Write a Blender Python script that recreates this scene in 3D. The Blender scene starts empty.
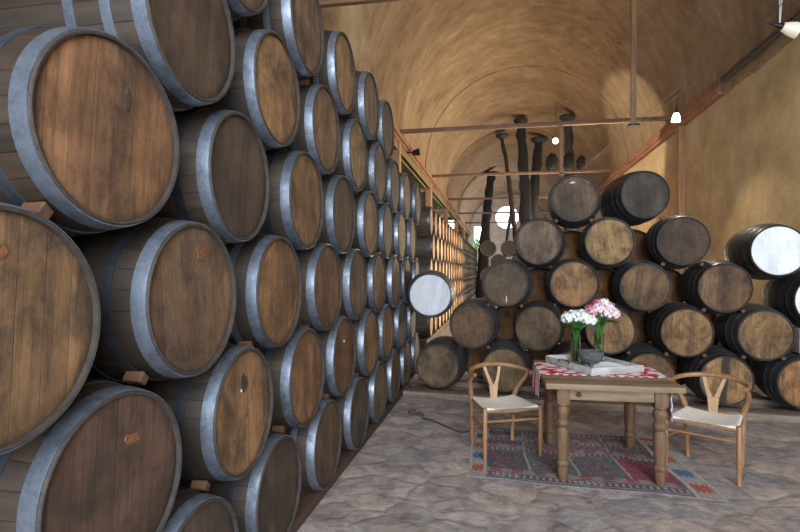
import bpy, bmesh, math, random
from mathutils import Vector, Matrix
random.seed(7)
PI = math.pi
sc = bpy.context.scene
COL = sc.collection

# ------------------------------------------------------------------ helpers
def lin(r, g, b, k=1.0):
    def f(c):
        c /= 255.0
        return c / 12.92 if c <= 0.04045 else ((c + 0.055) / 1.055) ** 2.4
    return (f(r) * k, f(g) * k, f(b) * k, 1.0)

def link_mesh(name, bm, mats, parent=None, smooth=True, loc=None):
    me = bpy.data.meshes.new(name)
    bm.normal_update()
    bm.to_mesh(me); bm.free()
    for m in (mats if isinstance(mats, (list, tuple)) else [mats]):
        me.materials.append(m)
    if smooth:
        for p in me.polygons: p.use_smooth = True
        try: me.set_sharp_from_angle(angle=math.radians(38))
        except Exception: pass
    o = bpy.data.objects.new(name, me)
    COL.objects.link(o)
    if parent is not None: o.parent = parent
    if loc is not None: o.location = loc
    return o

def tag(o, label=None, cat=None, group=None, kind=None):
    if label: o['label'] = label
    if cat: o['category'] = cat
    if group: o['group'] = group
    if kind: o['kind'] = kind
    return o

def thing(name, label, cat, loc=(0, 0, 0), rotz=0.0, group=None):
    o = bpy.data.objects.new(name, None); COL.objects.link(o)
    o.empty_display_size = 0.1
    o.location = loc; o.rotation_euler = (0, 0, rotz)
    return tag(o, label, cat, group)

def copy_tree(o):
    r = o.copy(); COL.objects.link(r)
    for ch in list(o.children):
        c = ch.copy(); COL.objects.link(c); c.parent = r
        for g in list(ch.children):
            d = g.copy(); COL.objects.link(d); d.parent = c
    return r

def add_box(bm, x0, x1, y0, y1, z0, z1, bev=0.0, M=None, mi=0, seg=2):
    vs = [bm.verts.new((x, y, z)) for z in (z0, z1) for y in (y0, y1) for x in (x0, x1)]
    idx = [(0, 2, 3, 1), (4, 5, 7, 6), (0, 1, 5, 4), (1, 3, 7, 5), (3, 2, 6, 7), (2, 0, 4, 6)]
    fs = [bm.faces.new([vs[i] for i in f]) for f in idx]
    if bev > 0:
        es = list({e for f in fs for e in f.edges})
        r = bmesh.ops.bevel(bm, geom=es, offset=bev, segments=seg, affect='EDGES', profile=0.5)
        fs = list({f for f in r['faces']} | {f for f in fs if f.is_valid})
        vs = list({v for f in fs for v in f.verts})
    for f in fs: f.material_index = mi
    if M is not None: bmesh.ops.transform(bm, matrix=M, verts=vs)
    return vs

def box(name, dims, m, parent=None, bev=0.0, M=None):
    bm = bmesh.new(); add_box(bm, *dims, bev=bev, M=M)
    return link_mesh(name, bm, m, parent, smooth=bev > 0)

def add_lathe(bm, prof, seg=32, axis='Z', mi=0, closed=False):
    """prof: list of (radius, height) ; axis Z or Y"""
    rings = []
    for r, h in prof:
        ring = []
        if r < 1e-6:
            p = (0, 0, h) if axis == 'Z' else (0, h, 0)
            ring = [bm.verts.new(p)]
        else:
            for i in range(seg):
                a = 2 * PI * i / seg
                c, s = r * math.cos(a), r * math.sin(a)
                ring.append(bm.verts.new((c, s, h) if axis == 'Z' else (c, h, s)))
        rings.append(ring)
    pairs = list(zip(rings[:-1], rings[1:]))
    if closed: pairs.append((rings[-1], rings[0]))
    for A, B in pairs:
        n = max(len(A), len(B))
        if n == 1: continue
        for i in range(n):
            j = (i + 1) % n
            if len(A) == 1: f = [A[0], B[j], B[i]]
            elif len(B) == 1: f = [A[i], A[j], B[0]]
            else: f = [A[i], A[j], B[j], B[i]]
            if axis == 'Y': f = f[::-1]
            try: bm.faces.new(f).material_index = mi
            except ValueError: pass

def frame_for(t):
    t = t.normalized()
    up = Vector((0, 0, 1)) if abs(t.z) < 0.9 else Vector((1, 0, 0))
    a = t.cross(up).normalized(); b = a.cross(t).normalized()
    return a, b

def add_tube(bm, pts, rads, seg=12, cap=True, mi=0, flat=None):
    pts = [Vector(p) for p in pts]
    if not isinstance(rads, (list, tuple)): rads = [rads] * len(pts)
    rings = []; pa = None
    for i, p in enumerate(pts):
        t = pts[min(i + 1, len(pts) - 1)] - pts[max(i - 1, 0)]
        a, b = frame_for(t)
        if pa is not None:
            a = (pa - t.normalized() * pa.dot(t.normalized())).normalized()
            b = a.cross(t.normalized()).normalized()
        pa = a
        ring = []
        for k in range(seg):
            an = 2 * PI * k / seg
            ring.append(bm.verts.new(p + a * (math.cos(an) * rads[i]) + b * (math.sin(an) * rads[i] * (flat or 1.0))))
        rings.append(ring)
    for A, B in zip(rings[:-1], rings[1:]):
        for k in range(seg):
            bm.faces.new([A[k], A[(k + 1) % seg], B[(k + 1) % seg], B[k]]).material_index = mi
    if cap:
        bm.faces.new(rings[0][::-1]).material_index = mi
        bm.faces.new(rings[-1]).material_index = mi
    bmesh.ops.recalc_face_normals(bm, faces=bm.faces[:])

def spline(pts, n=8):
    P = [Vector(p) for p in pts]; out = []
    for i in range(len(P) - 1):
        p0 = P[max(i - 1, 0)]; p1 = P[i]; p2 = P[i + 1]; p3 = P[min(i + 2, len(P) - 1)]
        for k in range(n):
            t = k / n
            out.append(0.5 * ((2 * p1) + (p2 - p0) * t + (2 * p0 - 5 * p1 + 4 * p2 - p3) * t * t + (3 * p1 - p0 - 3 * p2 + p3) * t ** 3))
    out.append(P[-1]); return out

def tube(name, pts, rads, m, parent=None, seg=12, flat=None):
    bm = bmesh.new(); add_tube(bm, pts, rads, seg, flat=flat)
    return link_mesh(name, bm, m, parent)

# ------------------------------------------------------------------ materials
class NT:
    def __init__(s, name):
        s.m = bpy.data.materials.new(name); s.m.use_nodes = True
        s.t = s.m.node_tree; s.t.nodes.clear()
        s.out = s.t.nodes.new('ShaderNodeOutputMaterial')
        s.b = s.t.nodes.new('ShaderNodeBsdfPrincipled')
        s.t.links.new(s.b.outputs[0], s.out.inputs[0])
    def n(s, typ, **kw):
        nd = s.t.nodes.new(typ)
        for k, v in kw.items():
            if k.startswith('i_'): nd.inputs[k[2:].replace('_', ' ')].default_value = v
            else: setattr(nd, k, v)
        return nd
    def l(s, a, b): s.t.links.new(a, b)
    def coord(s, which='Object'): return s.n('ShaderNodeTexCoord').outputs[which]
    def pos(s): return s.n('ShaderNodeNewGeometry').outputs['Position']
    def mapping(s, vec, scale=(1, 1, 1), loc=(0, 0, 0), rot=(0, 0, 0)):
        m = s.n('ShaderNodeMapping'); s.l(vec, m.inputs['Vector'])
        m.inputs['Scale'].default_value = scale; m.inputs['Location'].default_value = loc; m.inputs['Rotation'].default_value = rot
        return m.outputs[0]
    def noise(s, vec, scale=5, detail=4, rough=0.6, dist=0.0):
        n = s.n('ShaderNodeTexNoise'); s.l(vec, n.inputs['Vector'])
        n.inputs['Scale'].default_value = scale; n.inputs['Detail'].default_value = detail
        n.inputs['Roughness'].default_value = rough; n.inputs['Distortion'].default_value = dist
        return n.outputs['Fac']
    def ramp(s, fac, stops, interp='LINEAR'):
        r = s.n('ShaderNodeValToRGB'); s.l(fac, r.inputs[0]); cr = r.color_ramp; cr.interpolation = interp
        while len(cr.elements) < len(stops): cr.elements.new(0.5)
        for e, (p, c) in zip(cr.elements, stops):
            e.position = p; e.color = c if len(c) == 4 else (*c, 1)
        return r.outputs[0]
    def mix(s, fac, a, b, mode='MIX'):
        m = s.n('ShaderNodeMix', data_type='RGBA', blend_type=mode)
        for v, i in ((fac, 0), (a, 6), (b, 7)):
            if hasattr(v, 'is_linked'): s.l(v, m.inputs[i])
            else: m.inputs[i].default_value = v
        return m.outputs[2]
    def math(s, op, a, b=0.0, c=0.0):
        m = s.n('ShaderNodeMath', operation=op)
        for v, i in ((a, 0), (b, 1), (c, 2)):
            if hasattr(v, 'is_linked'): s.l(v, m.inputs[i])
            else: m.inputs[i].default_value = v
        return m.outputs[0]
    def sep(s, vec):
        m = s.n('ShaderNodeSeparateXYZ'); s.l(vec, m.inputs[0]); return m.outputs
    def bump(s, h, strength=0.3, dist=0.02):
        b = s.n('ShaderNodeBump'); s.l(h, b.inputs['Height'])
        b.inputs['Strength'].default_value = strength; b.inputs['Distance'].default_value = dist
        s.l(b.outputs[0], s.b.inputs['Normal'])
    def set(s, **kw):
        for k, v in kw.items():
            i = s.b.inputs[k.replace('_', ' ')]
            if hasattr(v, 'is_linked'): s.l(v, i)
            else: i.default_value = v
        return s

def simple(name, col, rough=0.6, metal=0.0, var=0.25, scale=20, bump=0.0):
    t = NT(name); v = t.coord()
    n = t.noise(v, scale, 4)
    c = t.mix(1.0, col, t.ramp(n, [(0.3, (1 - var,) * 3), (0.7, (1 + var * .4,) * 3)]), 'MULTIPLY')
    t.set(Base_Color=c, Roughness=rough, Metallic=metal)
    if bump: t.bump(n, bump, 0.01)
    return t.m

def rnd_vec(t, v, amt=40.0):
    """shift coordinates per object"""
    oi = t.n('ShaderNodeObjectInfo')
    r = t.math('MULTIPLY', oi.outputs['Random'], amt)
    add = t.n('ShaderNodeVectorMath', operation='ADD'); t.l(v, add.inputs[0])
    cmb = t.n('ShaderNodeCombineXYZ'); t.l(r, cmb.inputs[0]); t.l(r, cmb.inputs[1]); t.l(r, cmb.inputs[2])
    t.l(cmb.outputs[0], add.inputs[1])
    return add.outputs[0], oi

def mk_head(name, stripe=False, white=False):
    t = NT(name); v0 = t.coord()
    v, oi = rnd_vec(t, v0)
    x = t.sep(v)[0]
    p = t.math('DIVIDE', x, 0.083)
    fl = t.math('FLOOR', p); fr = t.math('SUBTRACT', p, fl)
    wn = t.n('ShaderNodeTexWhiteNoise', noise_dimensions='1D'); t.l(fl, wn.inputs['W'])
    grain = t.noise(t.mapping(v, (55, 55, 3.2)), 1.0, 5, 0.65)
    spots = t.noise(t.mapping(v, (6.5, 6.5, 3.8)), 1.0, 6, 0.74, 0.5)
    fine = t.noise(t.mapping(v, (90, 90, 40)), 1.0, 3)
    seam = t.ramp(t.math('ABSOLUTE', t.math('SUBTRACT', fr, 0.5)), [(0.475, (1, 1, 1)), (0.5, (0.55, 0.52, 0.48))])
    base = oi.outputs['Color']
    c = t.mix(1.0, base, t.ramp(grain, [(0.28, (0.6, 0.56, 0.5) if not white else (.93,) * 3), (0.55, (1, 1, 1)), (0.8, (1.22, 1.18, 1.1) if not white else (1.03,) * 3)]), 'MULTIPLY')
    pv = t.ramp(wn.outputs['Value'], [(0, (0.74, 0.72, 0.70)), (1, (1.2, 1.18, 1.14))])
    c = t.mix(0.9 if not white else 0.3, c, t.mix(1.0, c, pv, 'MULTIPLY'))
    st = t.ramp(spots, [(0.36, (1, 1, 1)), (0.53, (0, 0, 0))])
    c = t.mix(t.math('MULTIPLY', st, 0.8 if not white else 0.15), c, lin(52, 40, 32))
    c = t.mix(1.0, c, t.ramp(fine, [(0.3, (0.88,) * 3), (0.7, (1.08,) * 3)]), 'MULTIPLY')
    mott = t.noise(v, 3.4, 5, 0.65)
    c = t.mix(1.0, c, t.ramp(mott, [(0.34, (0.58, 0.55, 0.52)), (0.62, (1.2, 1.18, 1.15))]), 'MULTIPLY') if not white else c
    c = t.mix(1.0 if not white else 0.45, c, t.mix(1.0, c, seam, 'MULTIPLY'))
    if stripe:
        wx = t.math('ADD', t.sep(v0)[0], t.math('MULTIPLY', t.math('SUBTRACT', spots, 0.5), 0.09))
        msk = t.ramp(t.math('ABSOLUTE', t.math('ADD', wx, 0.015)), [(0.030, (1, 1, 1)), (0.052, (0, 0, 0))])
        c = t.mix(t.math('MULTIPLY', msk, 0.92), c, lin(46, 32, 26))
    t.set(Base_Color=c, Roughness=0.78)
    hh = t.mix(0.5, grain, seam)
    t.bump(hh, 0.45, 0.006)
    return t.m

def mk_staves():
    t = NT('stave_wood'); v0 = t.coord(); v, oi = rnd_vec(t, v0)
    s0 = t.sep(v0)
    ang = t.math('ARCTAN2', s0[2], s0[0])
    p = t.math('MULTIPLY', t.math('ADD', ang, PI), 26 / (2 * PI))
    fl = t.math('FLOOR', p); fr = t.math('SUBTRACT', p, fl)
    w = t.math('ADD', fl, t.math('MULTIPLY', oi.outputs['Random'], 77.0))
    wn = t.n('ShaderNodeTexWhiteNoise', noise_dimensions='1D'); t.l(w, wn.inputs['W'])
    grain = t.noise(t.mapping(v, (40, 3, 40)), 1.0, 5, 0.65)
    blot = t.noise(v, 5.0, 5, 0.7)
    c = t.mix(1.0, oi.outputs['Color'], t.ramp(grain, [(0.3, (0.6, 0.58, 0.56)), (0.7, (1.25, 1.22, 1.18))]), 'MULTIPLY')
    c = t.mix(1.0, c, t.ramp(wn.outputs['Value'], [(0, (0.7, 0.7, 0.7)), (1, (1.3, 1.28, 1.25))]), 'MULTIPLY')
    c = t.mix(t.math('MULTIPLY', t.ramp(blot, [(0.5, (0, 0, 0)), (0.7, (1, 1, 1))]), 0.5), c, lin(34, 28, 26))
    seam = t.ramp(t.math('ABSOLUTE', t.math('SUBTRACT', fr, 0.5)), [(0.46, (1, 1, 1)), (0.5, (0.3, 0.3, 0.3))])
    c = t.mix(1.0, c, seam, 'MULTIPLY')
    t.set(Base_Color=c, Roughness=0.62)
    t.bump(t.mix(0.6, grain, seam), 0.5, 0.006)
    return t.m

def mk_hoop():
    t = NT('hoop_steel'); v, oi = rnd_vec(t, t.coord())
    n = t.noise(v, 14, 6, 0.7); n2 = t.noise(v, 70, 3, 0.6)
    c = t.mix(1.0, oi.outputs['Color'], t.ramp(n, [(0.32, (0.5, 0.5, 0.52)), (0.62, (1.2, 1.2, 1.2))]), 'MULTIPLY')
    c = t.mix(t.math('MULTIPLY', t.ramp(t.noise(v, 9, 6, 0.75), [(0.62, (0, 0, 0)), (0.72, (1, 1, 1))]), 0.55), c, lin(92, 74, 62))
    t.set(Base_Color=c, Metallic=0.7, Roughness=t.ramp(n, [(0.3, (0.58,) * 3), (0.7, (0.34,) * 3)]))
    t.bump(n2, 0.25, 0.004)
    return t.m

def mk_plaster(name, stops, scale=0.5, streak=None, grit=0.25, patch=None):
    t = NT(name); v = t.pos()
    big = t.noise(v, scale, 7, 0.68, 0.6)
    sv = t.mapping(v, streak or (1, 1, 1))
    st = t.noise(sv, 2.2, 6, 0.7, 0.4)
    fine = t.noise(v, 26, 5, 0.7)
    c = t.ramp(t.mix(0.45, big, st), stops)
    c = t.mix(1.0, c, t.ramp(st, [(0.3, (0.88, 0.87, 0.85)), (0.7, (1.07, 1.07, 1.07))]), 'MULTIPLY')
    c = t.mix(1.0, c, t.ramp(fine, [(0.3, (0.84,) * 3), (0.7, (1.08,) * 3)]), 'MULTIPLY')
    crk = t.noise(t.mapping(v, (0.8, 1.6, 0.8), (3.1, 0.4, 0)), 1.5, 9, 0.75, 1.2)
    c = t.mix(t.math('MULTIPLY', t.ramp(crk, [(0.63, (0, 0, 0)), (0.71, (1, 1, 1))]), 0.5), c, lin(86, 60, 38))
    if name == 'vault_plaster':
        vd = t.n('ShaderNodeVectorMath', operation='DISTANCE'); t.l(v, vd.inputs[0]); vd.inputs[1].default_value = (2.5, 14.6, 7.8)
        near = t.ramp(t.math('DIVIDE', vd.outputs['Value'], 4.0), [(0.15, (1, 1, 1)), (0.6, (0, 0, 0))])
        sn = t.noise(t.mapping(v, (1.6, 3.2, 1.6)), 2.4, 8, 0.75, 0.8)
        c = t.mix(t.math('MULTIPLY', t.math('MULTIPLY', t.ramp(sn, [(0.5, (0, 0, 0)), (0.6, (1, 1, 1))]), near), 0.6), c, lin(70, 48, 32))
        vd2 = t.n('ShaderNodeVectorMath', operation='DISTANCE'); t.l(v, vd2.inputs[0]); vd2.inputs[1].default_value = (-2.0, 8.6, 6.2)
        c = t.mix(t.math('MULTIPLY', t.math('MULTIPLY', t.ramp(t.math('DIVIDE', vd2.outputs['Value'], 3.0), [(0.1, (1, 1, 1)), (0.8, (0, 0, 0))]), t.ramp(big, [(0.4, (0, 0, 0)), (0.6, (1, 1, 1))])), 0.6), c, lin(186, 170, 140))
    if patch:
        pn = t.noise(v, 0.9, 6, 0.7)
        c = t.mix(t.math('MULTIPLY', t.ramp(pn, [(0.55, (0, 0, 0)), (0.68, (1, 1, 1))]), 0.55), c, patch)
    t.set(Base_Color=c, Roughness=0.9)
    t.bump(t.mix(0.65, st, fine), grit, 0.06)
    return t.m

def mk_floor():
    t = NT('flagstone'); v = t.pos()
    wob = t.n('ShaderNodeTexNoise'); t.l(v, wob.inputs['Vector']); wob.inputs['Scale'].default_value = 2.6; wob.inputs['Detail'].default_value = 5
    vm = t.n('ShaderNodeVectorMath', operation='MULTIPLY_ADD'); t.l(wob.outputs['Color'], vm.inputs[0]); vm.inputs[1].default_value = (0.30, 0.30, 0.0); t.l(v, vm.inputs[2])
    vo = t.n('ShaderNodeTexVoronoi', feature='F1'); t.l(vm.outputs[0], vo.inputs['Vector']); vo.inputs['Scale'].default_value = 3.7
    ve = t.n('ShaderNodeTexVoronoi', feature='DISTANCE_TO_EDGE'); t.l(vm.outputs[0], ve.inputs['Vector']); ve.inputs['Scale'].default_value = 3.7
    rv = t.sep(vo.outputs['Color'])[0]
    c = t.ramp(rv, [(0.0, lin(158, 146, 140)), (0.3, lin(180, 166, 158)), (0.55, lin(160, 154, 153)), (0.8, lin(188, 174, 165)), (1.0, lin(150, 145, 146))])
    n = t.noise(v, 4.2, 8, 0.72, 0.5); n2 = t.noise(v, 16, 6, 0.7)
    c = t.mix(1.0, c, t.ramp(n, [(0.34, (0.55, 0.54, 0.56)), (0.50, (1.02, 1.0, 1.0)), (0.66, (1.34, 1.27, 1.2))]), 'MULTIPLY')
    c = t.mix(1.0, c, t.ramp(n2, [(0.3, (0.75,) * 3), (0.7, (1.18,) * 3)]), 'MULTIPLY')
    edge = t.ramp(ve.outputs['Distance'], [(0.0, (0, 0, 0)), (0.16, (1, 1, 1))])
    jn = t.ramp(t.noise(v, 1.3, 4), [(0.4, (0.1,) * 3), (0.65, (0.5,) * 3)])
    jm = t.math('MULTIPLY', t.math('SUBTRACT', 1.0, edge), jn)
    c = t.mix(jm, c, lin(96, 88, 84))
    t.set(Base_Color=c, Roughness=t.ramp(n2, [(0.3, (0.62,) * 3), (0.7, (0.85,) * 3)]))
    h = t.mix(0.5, t.mix(0.55, edge, n), n2)
    t.bump(h, 0.55, 0.045)
    return t.m

def mk_wood(name, a, b, axis=0, rough=0.6, scale=1.0, bump=0.3, dirt=0.0):
    t = NT(name); v, oi = rnd_vec(t, t.coord())
    s = [30 * scale] * 3; s[axis] = 2.2 * scale
    g = t.noise(t.mapping(v, tuple(s)), 1.0, 6, 0.65, 0.3)
    c = t.ramp(g, [(0.3, a), (0.7, b)])
    bl = t.noise(v, 3.5, 5, 0.7)
    c = t.mix(1.0, c, t.ramp(bl, [(0.3, (0.8,) * 3), (0.7, (1.1,) * 3)]), 'MULTIPLY')
    if dirt: c = t.mix(t.math('MULTIPLY', t.ramp(t.noise(v, 8, 6, 0.75), [(0.52, (0, 0, 0)), (0.68, (1, 1, 1))]), dirt), c, lin(60, 48, 38))
    t.set(Base_Color=c, Roughness=rough); t.bump(g, bump, 0.006)
    return t.m

M_HEAD = mk_head('barrel_head_oak'); M_STRIPE = mk_head('barrel_head_stained', stripe=True); M_WHITE = mk_head('barrel_head_white', white=True)
M_CHIME = simple('stave_end_grain', lin(58, 51, 46), 0.85, 0, 0.45, 30, 0.4); M_STAVE = mk_staves(); M_HOOP = mk_hoop()
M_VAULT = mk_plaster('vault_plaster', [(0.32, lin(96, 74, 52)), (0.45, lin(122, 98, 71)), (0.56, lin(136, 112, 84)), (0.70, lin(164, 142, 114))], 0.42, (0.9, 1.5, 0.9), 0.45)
M_WALL = mk_plaster('wall_plaster', [(0.32, lin(152, 126, 88)), (0.5, lin(176, 150, 110)), (0.7, lin(188, 168, 134))], 0.8, (1, 1, 1), 0.6, lin(172, 162, 140))
M_ENDWALL = mk_plaster('end_wall_plaster', [(0.3, lin(168, 158, 146)), (0.7, lin(212, 204, 194))], 0.8, None, 0.4)
M_AISLE = mk_plaster('aisle_plaster', [(0.3, lin(92, 82, 48)), (0.7, lin(124, 114, 72))], 0.8, None, 0.3)
M_FLOOR = mk_floor()
M_BEAM = mk_wood('beam_wood', lin(104, 66, 46), lin(150, 102, 74), 1, 0.65, 0.5)
M_TIE = mk_wood('tie_beam_wood', lin(98, 70, 54), lin(142, 108, 84), 0, 0.6, 0.5)
M_POST = mk_wood('post_wood', lin(140, 102, 72), lin(178, 136, 98), 2, 0.6, 0.5)
M_RODW = mk_wood('rod_wood', lin(120, 88, 62), lin(172, 136, 102), 2, 0.6, 0.6)
M_SLEEPER = mk_wood('sleeper_wood', lin(108, 92, 80), lin(156, 138, 122), 0, 0.8, 0.5, 0.4, 0.3)
M_RAILW = mk_wood('rail_wood', lin(58, 42, 32), lin(90, 66, 50), 1, 0.75, 0.5, 0.4, 0.4)
M_CHOCK = mk_wood('chock_wood', lin(74, 50, 34), lin(112, 76, 50), 1, 0.75, 1.0, 0.4, 0.2)
M_TABLE = mk_wood('table_pine', lin(112, 92, 68), lin(156, 132, 102), 0, 0.6, 0.7, 0.25, 0.15)
M_TABLEG = mk_wood('table_leg_pine', lin(84, 60, 40), lin(124, 94, 66), 2, 0.6, 0.7, 0.25, 0.2)
M_CHAIR = mk_wood('chair_oak', lin(132, 94, 62), lin(166, 126, 88), 2, 0.42, 0.8, 0.12)
M_CHAIRL = mk_wood('chair_splat_oak', lin(172, 136, 104), lin(200, 166, 132), 2, 0.42, 0.8, 0.12)
M_TRAY = mk_wood('whitewashed_wood', lin(150, 146, 144), lin(200, 197, 194), 0, 0.7, 0.8, 0.3, 0.15)
M_TRUNK = simple('blackened_trunk', lin(36, 35, 38), 0.85, 0, 0.5, 6, 0.8)
M_TRUNKB = simple('brown_trunk', lin(58, 46, 40), 0.85, 0, 0.5, 6, 0.8)
M_STONE = simple('basalt', lin(92, 92, 94), 0.9, 0, 0.5, 45, 0.9)
M_BLACK = simple('black_metal', lin(26, 26, 27), 0.5, 0.4)
M_CABLE = simple('dark_cable', lin(52, 48, 48), 0.6)
M_SCABLE = simple('thin_cable', lin(92, 76, 60), 0.6)
M_LIGHTCABLE = simple('pale_cable', lin(205, 205, 205), 0.45)
M_PAPER = simple('white_cloth', lin(236, 238, 240), 0.85, 0, 0.06, 14, 0.2)
M_SEAL = simple('wax_seal', lin(118, 76, 46), 0.6, 0, 0.5, 60, 0.5)
M_SEALD = simple('dark_bung_stain', lin(66, 48, 40), 0.8, 0, 0.5, 50, 0.4)
M_SEALW = simple('paper_scrap', lin(222, 212, 200), 0.8, 0, 0.2, 50)
M_STEM = simple('flower_stem', lin(58, 108, 42), 0.5, 0, 0.5, 8)
M_LEAF = simple('flower_leaf', lin(70, 116, 44), 0.55, 0, 0.3, 15)
M_PWHITE = simple('white_petal', lin(238, 242, 234), 0.6, 0, 0.08, 50)
M_PPINK = simple('pink_petal', lin(232, 156, 172), 0.6, 0, 0.25, 50)
M_PPALE = simple('pale_pink_petal', lin(244, 216, 222), 0.6, 0, 0.12, 50)
M_PROSE = simple('rose_petal', lin(200, 96, 122), 0.6, 0, 0.25, 50)
M_FOLIAGE = simple('garden_foliage', lin(98, 134, 60), 0.7, 0, 0.5, 3)
M_CAST = simple('cast_iron', lin(48, 46, 46), 0.7, 0.3, 0.3, 8, 0.4)

def mk_cord():
    t = NT('paper_cord'); v = t.coord(); s = t.sep(v)
    ax = t.math('ABSOLUTE', s[0]); ay = t.math('ABSOLUTE', t.math('MULTIPLY', s[1], 1.12))
    gt = t.math('GREATER_THAN', ax, ay)
    w1 = t.math('SINE', t.math('MULTIPLY', s[0], 900)); w2 = t.math('SINE', t.math('MULTIPLY', s[1], 900))
    mx = t.n('ShaderNodeMix', data_type='FLOAT'); t.l(gt, mx.inputs[0]); t.l(w2, mx.inputs[2]); t.l(w1, mx.inputs[3])
    n = t.noise(v, 30, 3)
    c = t.ramp(n, [(0.3, lin(234, 228, 214)), (0.7, lin(246, 242, 232))])
    t.set(Base_Color=c, Roughness=0.8); t.bump(mx.outputs[0], 0.35, 0.003)
    return t.m
M_CORD = mk_cord()
def mk_glass():
    t = NT('vase_glass'); t.set(Base_Color=(0.92, 0.98, 0.94, 1), Roughness=0.02, IOR=1.25, Transmission_Weight=1.0); return t.m
M_GLASS = mk_glass()
def mk_emit(name, col, st, base=(0.9, 0.9, 0.88, 1)):
    t = NT(name); t.set(Base_Color=base, Roughness=0.35); t.b.inputs['Emission Color'].default_value = col; t.b.inputs['Emission Strength'].default_value = st; return t.m
M_LIT = mk_emit('lit_lamp_glass', (1.0, 0.97, 0.9, 1), 9.0)
M_LAMPSHADE = mk_emit('ivory_lamp_glass', (1.0, 0.9, 0.7, 1), 0.15, lin(230, 220, 196))
M_BULB = mk_emit('lit_bulb', (1.0, 0.92, 0.75, 1), 6.0)

# ------------------------------------------------------------------ camera
F, CY, CAMH, YAW = 527.1, 271.6, 1.65, 0.1858
cam = bpy.data.cameras.new('camera'); camo = bpy.data.objects.new('camera', cam); COL.objects.link(camo)
cam.sensor_width = 36.0; cam.lens = 36.0 * F / 800.0
cam.shift_y = (CY - 266.0) / 800.0
cam.clip_start = 0.02; cam.clip_end = 300
camo.location = (0, 0, CAMH); camo.rotation_euler = (PI / 2, 0, YAW)
sc.camera = camo

# ------------------------------------------------------------------ setting
XL, XR, ZS = -2.46, 4.0, 5.15
Y0, Y1 = -4.5, 46.5
XC, RV = (XL + XR) / 2, (XR - XL) / 2
def struct(name, bm, m, smooth=True):
    return tag(link_mesh(name, bm, m, None, smooth), kind='structure')

bm = bmesh.new(); add_box(bm, -6.6, 4.6, Y0, Y1 + 0.6, -0.2, 0.0); struct('floor', bm, M_FLOOR, False)

def vault(name, xc, zc, r, y0, y1, m, th=0.15, seg=48, ny=30):
    bm = bmesh.new(); g = {}
    for j in range(ny + 1):
        y = y0 + (y1 - y0) * j / ny
        for i in range(seg + 1):
            a = PI * i / seg
            for k, rr in ((0, r), (1, r + th)):
                g[i, j, k] = bm.verts.new((xc - rr * math.cos(a), y, zc + rr * math.sin(a)))
    for j in range(ny):
        for i in range(seg):
            bm.faces.new([g[i, j, 0], g[i, j + 1, 0], g[i + 1, j + 1, 0], g[i + 1, j, 0]])
            bm.faces.new([g[i, j, 1], g[i + 1, j, 1], g[i + 1, j + 1, 1], g[i, j + 1, 1]])
    return struct(name, bm, m)
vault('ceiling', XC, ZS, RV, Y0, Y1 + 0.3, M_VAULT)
vault('ceiling_aisle', -4.42, 4.7, 1.78, Y0, Y1 + 0.3, M_AISLE, seg=24)

# slight arched ribs where one length of vault meets the next
for k, (yy, r0) in enumerate(((17.7, 0.022), (25.2, 0.03))):
    bm = bmesh.new(); seg = 48; g = []
    for i in range(seg + 1):
        a = PI * i / seg
        g.append([bm.verts.new((XC - rr * math.cos(a), y, ZS + rr * math.sin(a))) for rr, y in ((RV + .01, yy), (RV - r0, yy), (RV - r0, yy + .35), (RV + .01, yy + .35))])
    for A, B in zip(g[:-1], g[1:]):
        for q in range(3): bm.faces.new([A[q], B[q], B[q + 1], A[q + 1]])
    struct('trim_%d' % (k + 1), bm, M_VAULT)

# right wall with three low window openings behind the far barrels, plus one added to brighten the far end
def wall_x(name, x0, x1, y0, y1, z1, wins, m):
    bm = bmesh.new(); cur = y0
    for (a, b, z0, zt) in wins:
        add_box(bm, x0, x1, cur, a, 0, z1); add_box(bm, x0, x1, a, b, 0, z0); add_box(bm, x0, x1, a, b, zt, z1); cur = b
    add_box(bm, x0, x1, cur, y1, 0, z1)
    return struct(name, bm, m, False)
RW = [(12.9, 15.2, 0.7, 2.5), (18.2, 20.6, 0.7, 2.6), (24.2, 26.6, 0.7, 2.6), (36.5, 39.5, 0.7, 3.4)]
wall_x('wall_right', XR, XR + 0.5, Y0, Y1, ZS + 0.1, RW, M_WALL)
LW = [(8.5, 10.9, 1.2, 3.8), (14.5, 16.9, 1.2, 3.8), (21, 23.4, 1.2, 3.8), (28, 30.4, 1.2, 3.8), (35, 37.4, 1.2, 3.8)]
wall_x('wall_left', -6.6, -6.2, Y0, Y1, 4.8, LW, M_AISLE)
wn = 1
for (x, wins, sx) in ((XR + 0.25, RW, 1), (-6.4, LW, -1)):
    for (a, b, z0, zt) in wins:
        bm = bmesh.new()
        for (ya, yb, za, zb) in ((a, a + .07, z0, zt), (b - .07, b, z0, zt), (a, b, z0, z0 + .07), (a, b, zt - .07, zt), ((a + b) / 2 - .03, (a + b) / 2 + .03, z0, zt), (a, b, (z0 + zt) / 2 - .03, (z0 + zt) / 2 + .03)):
            add_box(bm, x - .04, x + .04, ya, yb, za, zb)
        struct('window_%d' % wn, bm, M_POST, False); wn += 1

# front wall behind the camera with a wide entrance opening
bm = bmesh.new()
add_box(bm, -6.6, -.5, Y0 - .3, Y0, 0, 8.6); add_box(bm, 3.9, 4.6, Y0 - .3, Y0, 0, 8.6); add_box(bm, -.5, 3.9, Y0 - .3, Y0, 6.9, 8.6)
struct('wall_front', bm, M_WALL, False)
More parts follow.
